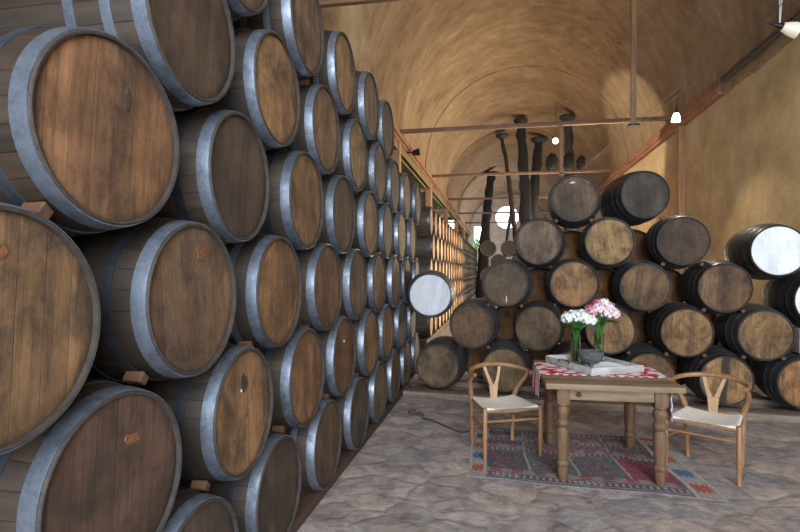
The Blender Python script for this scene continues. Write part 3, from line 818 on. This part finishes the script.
# ------------------------------------------------------------------ lamps and cables
c1, c2 = Vector((3.12, 6.7, 4.66)), Vector((2.58, 11.18, 4.545))
for k, dx in enumerate((0, .14)):
    tag(tube('suspension_cable', [c1 + Vector((dx + .5, -5, .12)), c1 + Vector((dx, 0, 0)), c2 + Vector((dx, 0, 0)), Vector((2.72 + dx, 19.45, 5.13))], .006, M_SCABLE, None, 6), ['thin dark cable strung along the vault near the right wall, upper left one', 'thin dark cable strung along the vault near the right wall, lower right one'][k], 'cable')
def spot_lamp(loc, rx, rz, glass, label, wires, Mr=None):
    root = thing('spot_lamp', label, 'lamp', loc)
    root.scale = (.8,) * 3 if wires == 1 else (1,) * 3
    if Mr is None: Mr = Matrix.Rotation(rz, 4, 'Z') @ Matrix.Rotation(rx, 4, 'X')
    bm = bmesh.new(); add_lathe(bm, [(.035, .17), (.05, .16), (.075, .08), (.088, 0), (.08, 0.002), (.068, .08), (.03, .155)], 24); bmesh.ops.transform(bm, matrix=Mr, verts=bm.verts[:])
    shade = link_mesh('lamp_shade', bm, glass, root)
    bm = bmesh.new(); add_lathe(bm, [(0, .34), (.008, .34), (.016, .26), (.038, .19), (.038, .155), (0, .155)], 16); bmesh.ops.transform(bm, matrix=Mr, verts=bm.verts[:])
    link_mesh('lamp_holder', bm, M_BLACK, root)
    bm = bmesh.new(); bmesh.ops.create_uvsphere(bm, u_segments=12, v_segments=8, radius=.03); bmesh.ops.transform(bm, matrix=Mr @ Matrix.Translation((0, 0, .08)), verts=bm.verts[:])
    link_mesh('bulb', bm, M_BULB if glass is M_LIT else M_LAMPSHADE, shade)
    top = Mr @ Vector((0, 0, .27 if wires < 2 else .2))
    for i in range(wires):
        tube('suspension_wire', [top, top + Vector((.0 + .16 * i, .0, .14 if wires == 1 else 2.2))], .006, M_CABLE if wires == 1 else M_LIGHTCABLE, root, 6)
    return root
spot_lamp((2.84, 9.3, 4.10), .1, .3, M_LIT, 'small lit white lamp hanging at the end of the tie beam', 1)
spot_lamp((3.33, 6.70, 4.38), -.0, 0, M_LAMPSHADE, 'ivory glass lamp on white wires at the top right corner', 2, Matrix.Rotation(-PI / 2 * .78, 4, 'Y'))
for ch in list(sc.objects):
    pass
bm = bmesh.new(); bmesh.ops.create_uvsphere(bm, u_segments=16, v_segments=10, radius=.11)
o = link_mesh('globe_bulb', bm, M_BULB); o.location = (2.08, 20.5, 6.55)
tag(o, 'tiny round white bulb among the dark trunks beyond the tie beam', 'bulb')
tube('flex', [(0, 0, .1), (.02, 0, 1.45)], .01, M_CABLE, o, 6)
# two dark cables lying on the right-hand ledge
for k in range(2):
    tag(tube('wall_cable', spline([(XR - .14, 3 + j * .9, 5.0 + .06 * k + random.uniform(-.015, .015)) for j in range(9)], 4), .022, M_CABLE, None, 8), ['dark cable along the plaster ledge of the right wall, lower one', 'dark cable along the plaster ledge of the right wall, upper one'][k], 'cable')
# small spotlight added on the left beam to brighten the right side of the vault
root = thing('added_floodlight', 'small black lamp added on the left long beam to brighten the right vault', 'lamp', (XL + .25, 14.2, 4.9))
bm = bmesh.new(); add_lathe(bm, [(0, -.1), (.07, -.1), (.1, .08), (.085, .08), (.06, -.05), (0, -.05)], 20); bmesh.ops.transform(bm, matrix=Matrix.Rotation(PI / 2 * .9, 4, 'Y'), verts=bm.verts[:]); link_mesh('housing', bm, M_BLACK, root)
box('bracket', (-.26, -.02, -.02, .02, -.02, .02), M_BLACK, root)

# ------------------------------------------------------------------ rug
random.seed(99)
PAL = [lin(124, 120, 124), lin(140, 86, 90), lin(84, 82, 102), lin(164, 154, 148), lin(98, 102, 100), lin(136, 108, 110), lin(170, 108, 78), lin(80, 114, 148), lin(186, 178, 170), lin(178, 92, 80), lin(94, 86, 90), lin(148, 66, 78)]
M_RUG = []
for i, c in enumerate(PAL):
    M_RUG.append(simple('kilim_wool_%d' % i, c, 0.95, 0, 0.5, 60, 0.5))
def rug_color(u, v):
    """u 0..1 along the length (left to right), v 0..1 front to back ; kilim blocks"""
    U = u * 190; V = v * 140
    iu, iv = int(U), int(V)
    # end panels with pale ground and coloured bars
    if u < .08 or u > .89:
        e = (iv - 6) % 30 * 22 // 30
        k = ((iv - 6) // 30 + 4) % 4
        a = (u / .08) if u < .08 else (u - .89) / .11
        if a < .12 or a > .9: return 8
        if 4 <= e < 16 and .2 < a < .82:
            if (iu % 4 == 0) and (e < 6 or e > 13): return 8
            return [9, 7, 6, 2][k]
        return 3 if (iu + iv) % 5 else 8
    if v < .012 or v > .985: return 0
    def stripe(lo, hi, a, b, w):
        return None
    for (lo, hi) in ((.02, .11), (.50, .57), (.72, .79), (.92, .98)):
        if lo <= v < hi:
            seg = int(u * 9)
            base = [4, 11, 10, 4, 1, 10, 1, 4, 0][(seg + int(lo * 50)) % 9]
            t = (v - lo) / (hi - lo)
            if t < .14 or t > .86: return 3 if iu % 2 else 0
            if .3 < t < .7 and iu % 5 < 2: return 3
            return base if iu % 5 < 3 else (10 if base != 10 else 3)
    for (lo, hi) in ((.11, .17), (.57, .63), (.79, .84)):
        if lo <= v < hi:
            if (iu // 9) % 2 == 0 and iv % 3: return 11 if (iu // 18) % 3 else 2
            return 5 if iv % 2 else 3
    # field of boxes
    cell = int((u - .055) / .845 * 4); cu = ((u - .055) / .845 * 4) % 1
    if cu < .03 or cu > .985: return 3
    ground = [10, 4, 4, 11][cell] if v < .5 else [2, 0, 5, 4][cell]
    h = math.sin(cu * 30) * math.cos(v * 55) + random.uniform(-.55, .55)
    if abs(cu - .5) < .24 and (iv // 4 + iu // 5) % 3 == 0: return [1, 11, 5, 2][(iu // 8 + iv // 8) % 4]
    if h > .95: return [9, 7, 5, 3][(iu // 3 + iv // 3) % 4]
    if h < -.8: return [1, 2, 10, 5][(iu // 4 + iv // 5) % 4]
    return ground
def make_rug():
    bm = bmesh.new(); nu, nv = 190, 140
    C = [Vector((-.26, 4.26, 0)), Vector((1.62, 4.15, 0)), Vector((1.50, 5.55, 0)), Vector((-.25, 5.62, 0))]
    g = {}
    for j in range(nv + 1):
        for i in range(nu + 1):
            u, v = i / nu, j / nv
            p = C[0] * (1 - u) * (1 - v) + C[1] * u * (1 - v) + C[2] * u * v + C[3] * (1 - u) * v
            p.x += .012 * math.sin(v * 9) * (1 - abs(2 * u - 1) * .2); p.y += .014 * math.sin(u * 11)
            p.z = .009 + .002 * math.sin(u * 17 + v * 6)
            g[i, j] = bm.verts.new(p)
    for j in range(nv):
        for i in range(nu):
            bm.faces.new([g[i, j], g[i + 1, j], g[i + 1, j + 1], g[i, j + 1]]).material_index = rug_color((i + .5) / nu, (j + .5) / nv)
    edge = [g[i, 0] for i in range(nu + 1)] + [g[nu, j] for j in range(1, nv + 1)] + [g[i, nv] for i in range(nu - 1, -1, -1)] + [g[0, j] for j in range(nv - 1, 0, -1)]
    low = [bm.verts.new((v.co.x, v.co.y, .001)) for v in edge]
    n = len(edge)
    for i in range(n): bm.faces.new([low[i], low[(i + 1) % n], edge[(i + 1) % n], edge[i]])
    return link_mesh('kilim_rug', bm, M_RUG)
tag(make_rug(), 'worn grey, red and blue patterned kilim rug under the table', 'rug')

# ------------------------------------------------------------------ table
TA = math.radians(1.5)
TB = thing('dining_table', 'rustic pine dining table with turned legs standing on the rug', 'table', (.845, 4.78, 0), TA)
tw, td = .505, .56
bm = bmesh.new()
for i in range(5):
    a = -td + 2 * td * i / 5; b = a + 2 * td / 5 - .002
    add_box(bm, -tw, tw, a, b, .742, .787, .006)
link_mesh('tabletop', bm, M_TABLE, TB)
ax, ay0, ay1 = .362, -.43, .43
def leg_prof():
    return [(.0, 0.012), (.032, .012), (.038, .03), (.041, .09), (.039, .115), (.048, .125), (.050, .14), (.046, .155), (.040, .162), (.044, .20), (.048, .30), (.051, .38), (.048, .41), (.038, .425), (.052, .44), (.057, .458), (.052, .476), (.037, .49), (.044, .515), (.055, .55), (.051, .575), (.038, .592), (.052, .602), (.050, .615)]
for (x, y) in ((-ax, ay0), (ax, ay0), (ax, ay1), (-ax, ay1)):
    bm = bmesh.new(); add_lathe(bm, leg_prof(), 24); add_box(bm, -.05, .05, -.05, .05, .612, .741, .006)
    o = link_mesh('leg', bm, M_TABLEG, TB); o.location = (x, y, 0)
for (a, b, c, d) in ((-ax + .05, ax - .05, ay0 - .035, ay0 - .012), (-ax + .05, ax - .05, ay1 + .012, ay1 + .035), (-ax - .035, -ax - .012, ay0 + .05, ay1 - .05), (ax + .012, ax + .035, ay0 + .05, ay1 - .05)):
    ap = box('apron', (a, b, c, d, .645, .741), M_TABLE, TB, .004)
    if d < 0 and c < ay0: front_apron = ap
bm = bmesh.new(); add_lathe(bm, [(0, 0), (.012, 0), (.014, -.012), (.020, -.02), (.018, -.028), (0, -.03)], 16, 'Y'); bmesh.ops.recalc_face_normals(bm, faces=bm.faces[:])
o = link_mesh('knob', bm, M_SEALD, front_apron); o.location = (-.245, ay0 - .035, .693); o['label'] = 'dark round knob'

# runner : red and white cloth across the table
M_RR = simple('runner_red', lin(206, 36, 58), 0.9, 0, 0.2, 60); M_RWh = simple('runner_white', lin(238, 228, 230), 0.9, 0, 0.1, 60); M_RPk = simple('runner_faded', lin(170, 150, 172), 0.9, 0, 0.2, 50)
def make_runner():
    bm = bmesh.new(); random.seed(13)
    hw, zt2 = .30, .7885
    path = [(-tw - .012, zt2 - .21), (-tw - .013, zt2 - .10), (-tw - .012, zt2 - .03), (-tw - .006, zt2 - .004), (-tw + .01, zt2 + .001)]
    N = 80
    path += [(-tw + .01 + (2 * tw - .02) * i / N, zt2 + .001 + .0012 * math.sin(i * .7)) for i in range(1, N)]
    path += [(tw - .01, zt2 + .001), (tw + .006, zt2 - .004)] + [(tw + .014 + .004 * math.sin(i), zt2 - .03 - .325 * i / 24) for i in range(25)]
    nv = 48; g = {}
    for i, (x, z) in enumerate(path):
        hang = max(0, (zt2 - .01 - z))
        for j in range(nv + 1):
            v = -1 + 2 * j / nv
            y = .10 + hw * v * (1 - .35 * min(1, hang * 2.2)) - hang * (.25 if x > 0 else 0.0)
            xx = x + (1 if x > 0 else -1) * hang * .10 * (0.5 + .5 * math.sin(v * 9)) 
            g[i, j] = bm.verts.new((xx, y, z))
    for i in range(len(path) - 1):
        for j in range(nv):
            f = bm.faces.new([g[i, j], g[i, j + 1], g[i + 1, j + 1], g[i + 1, j]])
            x, z = path[i]; u = i / 5.0; v = j / 5.0
            k = .7 * math.sin(u * 1.5 + 1.1 * math.sin(v * 1.3)) * math.cos(v * 1.7 + .8 * math.sin(u * .9)) + .6 * math.sin(u * 3.1 + v * 1.2 + 1) * math.sin(v * 2.7 - u * .6) - .08
            f.material_index = 0 if k > -.05 else 1
            if j in (0, 1, nv - 1, nv - 2): f.material_index = 0 if (i // 3) % 2 else 1
            if x > tw and z < zt2 - .05: f.material_index = 2 if k > -.25 else 1
    o = link_mesh('table_runner', bm, [M_RR, M_RWh, M_RPk])
    md = o.modifiers.new('thickness', 'SOLIDIFY'); md.thickness = .002; md.offset = 1
    o.location = (.845, 4.78, 0); o.rotation_euler = (0, 0, TA)
    return o
tag(make_runner(), 'red and white patterned cloth runner draped across the table', 'table runner')

# tray
ZT = .7935
tray_a = Vector((-.46, .888, 0)).normalized(); tray_c = Vector((.755, 4.56, 0))
TR = thing('serving_tray', 'large shallow whitewashed wooden tray lying askew on the table', 'tray', (tray_c.x, tray_c.y, ZT), math.atan2(.46, .888) - PI / 2 + PI / 2)
LTR, WTR, HTR = .68, .50, .058
# local: +Y along the long left edge, +X along the front right edge
box('base', (0, WTR, 0, LTR, 0, .012), M_TRAY, TR, .003)
for nm, d in (('side_panel', (-.012, .004, -.006, LTR + .006, .0, HTR)), ('side_panel', (WTR - .004, WTR + .012, -.006, LTR + .006, 0, HTR)), ('end_panel', (0, WTR, -.010, .004, 0, HTR + .006)), ('end_panel', (0, WTR, LTR - .004, LTR + .010, 0, HTR + .006))):
    box(nm, d, M_TRAY, TR, .004)
bm = bmesh.new(); add_tube(bm, spline([(-.018, .30, HTR - .015), (-.022, .31, HTR + .012), (-.022, .43, HTR + .012), (-.018, .44, HTR - .015)], 5), .004, 8); link_mesh('handle', bm, M_CAST, TR)
# folded white cloth in the tray
bm = bmesh.new(); random.seed(4); n = 24; g = {}
for j in range(n + 1):
    for i in range(n + 1):
        u, v = i / n, j / n
        g[i, j] = bm.verts.new((.20 + .285 * u, .02 + .36 * v, .016 + .034 * (1 - (2 * u - 1) ** 2) * (1 - (2 * v - 1) ** 4) + .010 * math.sin(u * 11 + v * 4) * math.sin(PI * v) * math.sin(PI * u)))
for j in range(n):
    for i in range(n): bm.faces.new([g[i, j], g[i + 1, j], g[i + 1, j + 1], g[i, j + 1]])
o = link_mesh('napkin', bm, M_PAPER); o.location = TR.location; o.rotation_euler = TR.rotation_euler
md = o.modifiers.new('thickness', 'SOLIDIFY'); md.thickness = .003
tag(o, 'folded white cloth lying in the tray beside the stone bowl', 'napkin')

# stone bowl
ZB = ZT + .012
bw = thing('stone_mortar', 'dark grey stone mortar bowl in the tray in front of the vases', 'bowl', (.805, 4.955, ZB))
bm = bmesh.new(); add_lathe(bm, [(0, .03), (.05, .028), (.085, .045), (.108, .085), (.117, .128), (.113, .135), (.098, .132), (.09, .10), (.06, .065), (0, .055)], 40)
random.seed(8)
for v in bm.verts: v.co += Vector((random.uniform(-1, 1), random.uniform(-1, 1), random.uniform(-1, 1))) * .0018
link_mesh('bowl', bm, M_STONE, bw)
for k in range(3):
    a = k * 2 * PI / 3 + .5; bm = bmesh.new(); add_lathe(bm, [(0, 0), (.014, 0), (.022, .03), (.024, .05), (0, .05)], 14)
    o = link_mesh('foot', bm, M_STONE, bw); o.location = (.055 * math.cos(a), .055 * math.sin(a), 0)

# vases with bouquets
def petal_flower(bm, c, nrm, size, mi, rot):
    n = nrm.normalized(); a, b = frame_for(n)
    for k in range(5):
        t = rot + k * 2 * PI / 5; d = a * math.cos(t) + b * math.sin(t); s = a * -math.sin(t) + b * math.cos(t)
        p = [c, c + d * size * .5 + s * size * .36 + n * size * .10, c + d * size * .95 + s * size * .18 + n * size * .16, c + d * size * .95 - s * size * .18 + n * size * .16, c + d * size * .5 - s * size * .36 + n * size * .10]
        bm.faces.new([bm.verts.new(q) for q in p]).material_index = mi
def bouquet(loc, label_v, label_b, cols, seed, rx, rz, hz, lean, nheads):
    v = thing('glass_vase', label_v, 'vase', loc, 0, 'clear glass vases in the tray')
    bm = bmesh.new(); add_lathe(bm, [(0, 0), (.042, 0), (.045, .004), (.045, .27), (.042, .272), (.0415, .27), (.0415, .014), (0, .012)], 32); link_mesh('glass', bm, M_GLASS, v)
    random.seed(seed)
    q = thing('bouquet', label_b, 'flowers', (loc[0], loc[1], loc[2] + .014), 0)
    tops = []
    for i in range(nheads):
        a = i * 2.39996; rr = math.sqrt((i + .5) / nheads)
        tops.append(Vector((lean + rx * rr * math.cos(a), rx * rr * math.sin(a), hz + rz * (1 - rr ** 2) + random.uniform(-.026, .026))))
    for i, t in enumerate(tops + tops):
        an = random.uniform(0, 2 * PI); b0 = Vector((.026 * math.cos(an), .026 * math.sin(an), 0)); m_ = Vector((.024 * math.cos(an + 2.5), .024 * math.sin(an + 2.5), .25))
        tube('stem', spline([b0, m_, t - Vector((0, 0, .015))], 6), .0042, M_STEM, q, 6)
    for i, t in enumerate(tops):
        bm = bmesh.new(); cen = Vector((lean, 0, hz - .06)); rad = .046
        for k in range(26):
            z = 1 - 1.5 * (k + .5) / 26; r = math.sqrt(max(0, 1 - z * z)); p = k * 2.39996
            d = Vector((r * math.cos(p), r * math.sin(p), z))
            petal_flower(bm, t + d * rad * random.uniform(.75, 1.3), d, random.uniform(.016, .024), 0, random.uniform(0, 6))
        bmesh.ops.create_icosphere(bm, subdivisions=1, radius=rad * .72, matrix=Matrix.Translation(t))
        for f in bm.faces:
            if len(f.verts) == 3: f.material_index = 1
        mt = cols(t - Vector((lean, 0, 0)), i)
        link_mesh('flower_head', bm, [mt, M_LEAF if random.random() < .5 else mt], q, smooth=False)
    for i in range(9):
        a = random.uniform(0, 2 * PI); bm = bmesh.new(); s = random.uniform(.10, .16)
        p0 = Vector((lean * .8 + .03 * math.cos(a), .03 * math.sin(a), hz - .06)); d = Vector((math.cos(a), math.sin(a), random.uniform(-.1, .3))); sd = Vector((-math.sin(a), math.cos(a), 0))
        L = [p0, p0 + d * s * .4 + sd * s * .16, p0 + d * s - Vector((0, 0, .02)), p0 + d * s * .4 - sd * s * .16]
        bm.faces.new([bm.verts.new(x) for x in L]); bmesh.ops.solidify(bm, geom=bm.faces[:], thickness=.001)
        link_mesh('leaf', bm, M_LEAF, q, smooth=False)
bouquet((.70, 5.12, ZB), 'clear glass vase holding the white flowers', 'bouquet of small white flowers on green stems, left one', lambda p, i: M_PWHITE, 3, .125, .05, .375, .02, 15)
bouquet((.915, 5.17, ZB), 'clear glass vase holding the pink flowers', 'bouquet of pink and pale flowers on green stems, right one', lambda p, i: (M_PROSE if i % 4 == 1 else M_PPINK if i % 4 < 3 else M_PPALE) if p.x < .0 else (M_PPALE if i % 3 else M_PWHITE), 6, .115, .085, .435, .02, 15)

# ------------------------------------------------------------------ wishbone chairs
def make_chair(label, loc, rz):
    ch = thing('wishbone_chair', label, 'chair', loc, rz, 'wishbone chairs at the table')
    for s in (-1, 1):   # front legs
        bm = bmesh.new(); add_tube(bm, [(s * .262, -.225, 0), (s * .262, -.225, .2), (s * .262, -.225, .452), (s * .262, -.225, .458)], [.0155, .0200, .0205, .016], 14)
        link_mesh('leg', bm, M_CHAIR, ch)
    for s in (-1, 1):   # rear legs sweep up into the arm posts
        p = spline([(s * .205, .235, 0), (s * .212, .225, .25), (s * .218, .215, .44), (s * .245, .185, .54), (s * .272, .11, .63), (s * .272, .04, .692)], 6)
        n = len(p); rad = [.0155 + .0085 * math.sin(PI * min(1, i / n * 1.05)) for i in range(n)]
        link_mesh('leg', (lambda b: (add_tube(b, p, rad, 14), b)[1])(bmesh.new()), M_CHAIR, ch)
    pts = []
    for i in range(33):
        a = PI * (-.08 + 1.16 * i / 32)
        pts.append((.285 * math.cos(a), .045 + .215 * math.sin(a) if math.sin(a) > 0 else .045 + .30 * math.sin(a), .706 + .042 * max(0, math.sin(a)) ** 1.5))
    bm = bmesh.new(); add_tube(bm, pts, [.015 + .007 * math.sin(PI * i / 32) for i in range(33)], 14); link_mesh('top_rail', bm, M_CHAIR, ch)
    # Y shaped splat
    bm = bmesh.new()
    def strip(q):
        fr = [bm.verts.new(v) for v in q]; bm.faces.new(fr)
    def Pt(x, z):
        t = (z - .44) / .31; return (x, .205 + .055 * t - .02 * math.sin(PI * t), z)
    n = 16
    def band(fa, fb, z0, z1):
        prev = None
        for i in range(n + 1):
            z = z0 + (z1 - z0) * i / n; A, B = bm.verts.new(Pt(fa(z), z)), bm.verts.new(Pt(fb(z), z))
            if prev: bm.faces.new([prev[0], prev[1], B, A])
            prev = (A, B)
    zs = .565
    band(lambda z: -.033 - .012 * ((z - .44) / .125), lambda z: .033 + .012 * ((z - .44) / .125), .435, zs)
    for s in (-1, 1):
        band(lambda z, s=s: s * (.045 + .052 * ((z - zs) / (.745 - zs))), lambda z, s=s: s * (.004 + .066 * ((z - zs) / (.745 - zs)) ** .8), zs, .748)
    bmesh.ops.remove_doubles(bm, verts=bm.verts[:], dist=.0004); bmesh.ops.recalc_face_normals(bm, faces=bm.faces[:])
    o = link_mesh('back_splat', bm, M_CHAIRL, ch, smooth=False); o['label'] = 'pale Y-shaped splat'
    md = o.modifiers.new('thickness', 'SOLIDIFY'); md.thickness = .011; md.offset = 0
    # seat : woven cord, dished
    bm = bmesh.new(); n = 20; g = {}
    for j in range(n + 1):
        for i in range(n + 1):
            u, v = -1 + 2 * i / n, -1 + 2 * j / n
            w = .262 - .044 * (v + 1) / 2
            z = .448 - .022 * (1 - u * u) * (1 - .5 * v * v) + .012 * abs(u) ** 3 * (1 if v > -1 else 1)
            e = max(abs(u), abs(v)); z -= .012 * max(0, (e - .9) / .1) ** 2
            g[i, j] = bm.verts.new((u * w, v * .228, z))
    for j in range(n):
        for i in range(n): bm.faces.new([g[i, j], g[i + 1, j], g[i + 1, j + 1], g[i, j + 1]])
    o = link_mesh('seat', bm, M_CORD, ch); o['label'] = 'cream woven cord seat'
    md = o.modifiers.new('thickness', 'SOLIDIFY'); md.thickness = .026; md.offset = -1
    for (a, b) in (((-.262, -.225, .425), (.262, -.225, .425)), ((-.216, .22, .43), (.216, .22, .43)), ((-.262, -.225, .428), (-.216, .22, .43)), ((.262, -.225, .428), (.216, .22, .43))):
        link_mesh('seat_rail', (lambda q: (add_tube(q, [a, b], .0125, 10), q)[1])(bmesh.new()), M_CHAIR, ch)
    for (a, b) in (((-.262, -.225, .335), (.262, -.225, .335)), ((-.212, .225, .30), (.212, .225, .30)), ((-.262, -.225, .27), (-.211, .226, .265)), ((.262, -.225, .27), (.211, .226, .265))):
        m_ = tuple((p + q) / 2 for p, q in zip(a, b))
        link_mesh('stretcher', (lambda q: (add_tube(q, [a, m_, b], [.008, .0115, .008], 10), q)[1])(bmesh.new()), M_CHAIR, ch)
    return ch
make_chair('oak wishbone chair with cream cord seat at the left of the table', (.03, 4.94, .009), math.atan2(.40, .915))
make_chair('oak wishbone chair with cream cord seat at the right of the table', (1.705, 4.785, 0.004), -math.atan2(.52, .854))

# ------------------------------------------------------------------ bits on the floor
random.seed(17)
for k, (x, y, sx, sy, sz) in enumerate(((-.98, 6.0, .05, .03, .03), (-.88, 5.95, .035, .03, .025))):
    bm = bmesh.new(); bmesh.ops.create_icosphere(bm, subdivisions=3, radius=1)
    for v in bm.verts: v.co *= random.uniform(.88, 1.08); v.co = Vector((v.co.x * sx, v.co.y * sy, v.co.z * sz))
    o = link_mesh('wood_scrap', bm, M_RAILW); o.location = (x, y, sz * .95)
    tag(o, ['brown wood scrap on the floor left of the cable end', 'small dark lump on the floor at the cable end'][k], 'scrap')
tag(tube('floor_cable', spline([(-.86, 5.87, .008), (-.70, 5.75, .008), (-.52, 5.55, .008), (-.40, 5.42, .008), (-.30, 5.45, .008)], 8), .007, M_CABLE, None, 8), 'thin dark cable lying on the floor left of the left chair', 'cable')

# ------------------------------------------------------------------ light
w = bpy.data.worlds.new('sky'); sc.world = w; w.use_nodes = True
wt = w.node_tree; wt.nodes.clear()
wo = wt.nodes.new('ShaderNodeOutputWorld'); bg = wt.nodes.new('ShaderNodeBackground'); wt.links.new(bg.outputs[0], wo.inputs[0])
bg.inputs[0].default_value = (0.80, 0.90, 1.0, 1); bg.inputs[1].default_value = 6.0
def area(name, loc, rot, sx, sy, power, col):
    l = bpy.data.lights.new(name, 'AREA'); l.shape = 'RECTANGLE'; l.size = sx; l.size_y = sy; l.energy = power; l.color = col
    o = bpy.data.objects.new(name, l); COL.objects.link(o); o.location = loc; o.rotation_euler = rot; return o
# daylight through the open entrance behind the camera
area('entrance_daylight', (1.7, Y0 - .1, 3.9), (PI / 2 - .22, 0, 0), 4.2, 5.6, 1000, (.78, .88, 1.0))
# daylight through the right-hand windows (beyond the stack), warm from the sunlit yard; the last, cool one is added fill for the far end
for (a, b, z0, z1), p in zip(RW, (520, 760, 700, 900)):
    area('window_daylight', (XR + .1, (a + b) / 2, (z0 + z1) / 2), (0, PI / 2, 0), z1 - z0 - .2, b - a - .2, p, (1.0, .85, .62) if a < 30 else (.97, .98, 1.0))
for (a, b, z0, z1) in LW:
    area('window_daylight', (-6.3, (a + b) / 2, (z0 + z1) / 2), (0, -PI / 2, 0), z1 - z0 - .2, b - a - .2, 16, (1.0, .95, .8))
def spot(name, loc, target, power, col, ang, blend, rad=.08):
    l = bpy.data.lights.new(name, 'SPOT'); l.energy = power; l.color = col; l.spot_size = ang; l.spot_blend = blend; l.shadow_soft_size = rad
    o = bpy.data.objects.new(name, l); COL.objects.link(o); o.location = loc
    o.rotation_euler = (Vector(target) - Vector(loc)).to_track_quat('-Z', 'Y').to_euler(); return o
spot('added_fill_beam', (XL + .36, 14.2, 4.9), (3.9, 16.4, 4.9), 1500, (1, .9, .7), math.radians(50), .25)  # added spot that makes the bright patch on the right of the vault
spot('lamp_beam', (2.97, 9.72, 4.1), (2.6, 8.6, 0), 120, (1, .9, .72), math.radians(110), .5)
spot('lamp_beam', (3.3, 6.7, 4.25), (4.0, 8.2, 2.6), 60, (1, .9, .72), math.radians(110), .6)

sc.view_settings.view_transform = 'Standard'; sc.view_settings.look = 'None'
sc.view_settings.exposure = 0.0; sc.view_settings.gamma = 1.0; sc.view_settings.use_curve_mapping = False
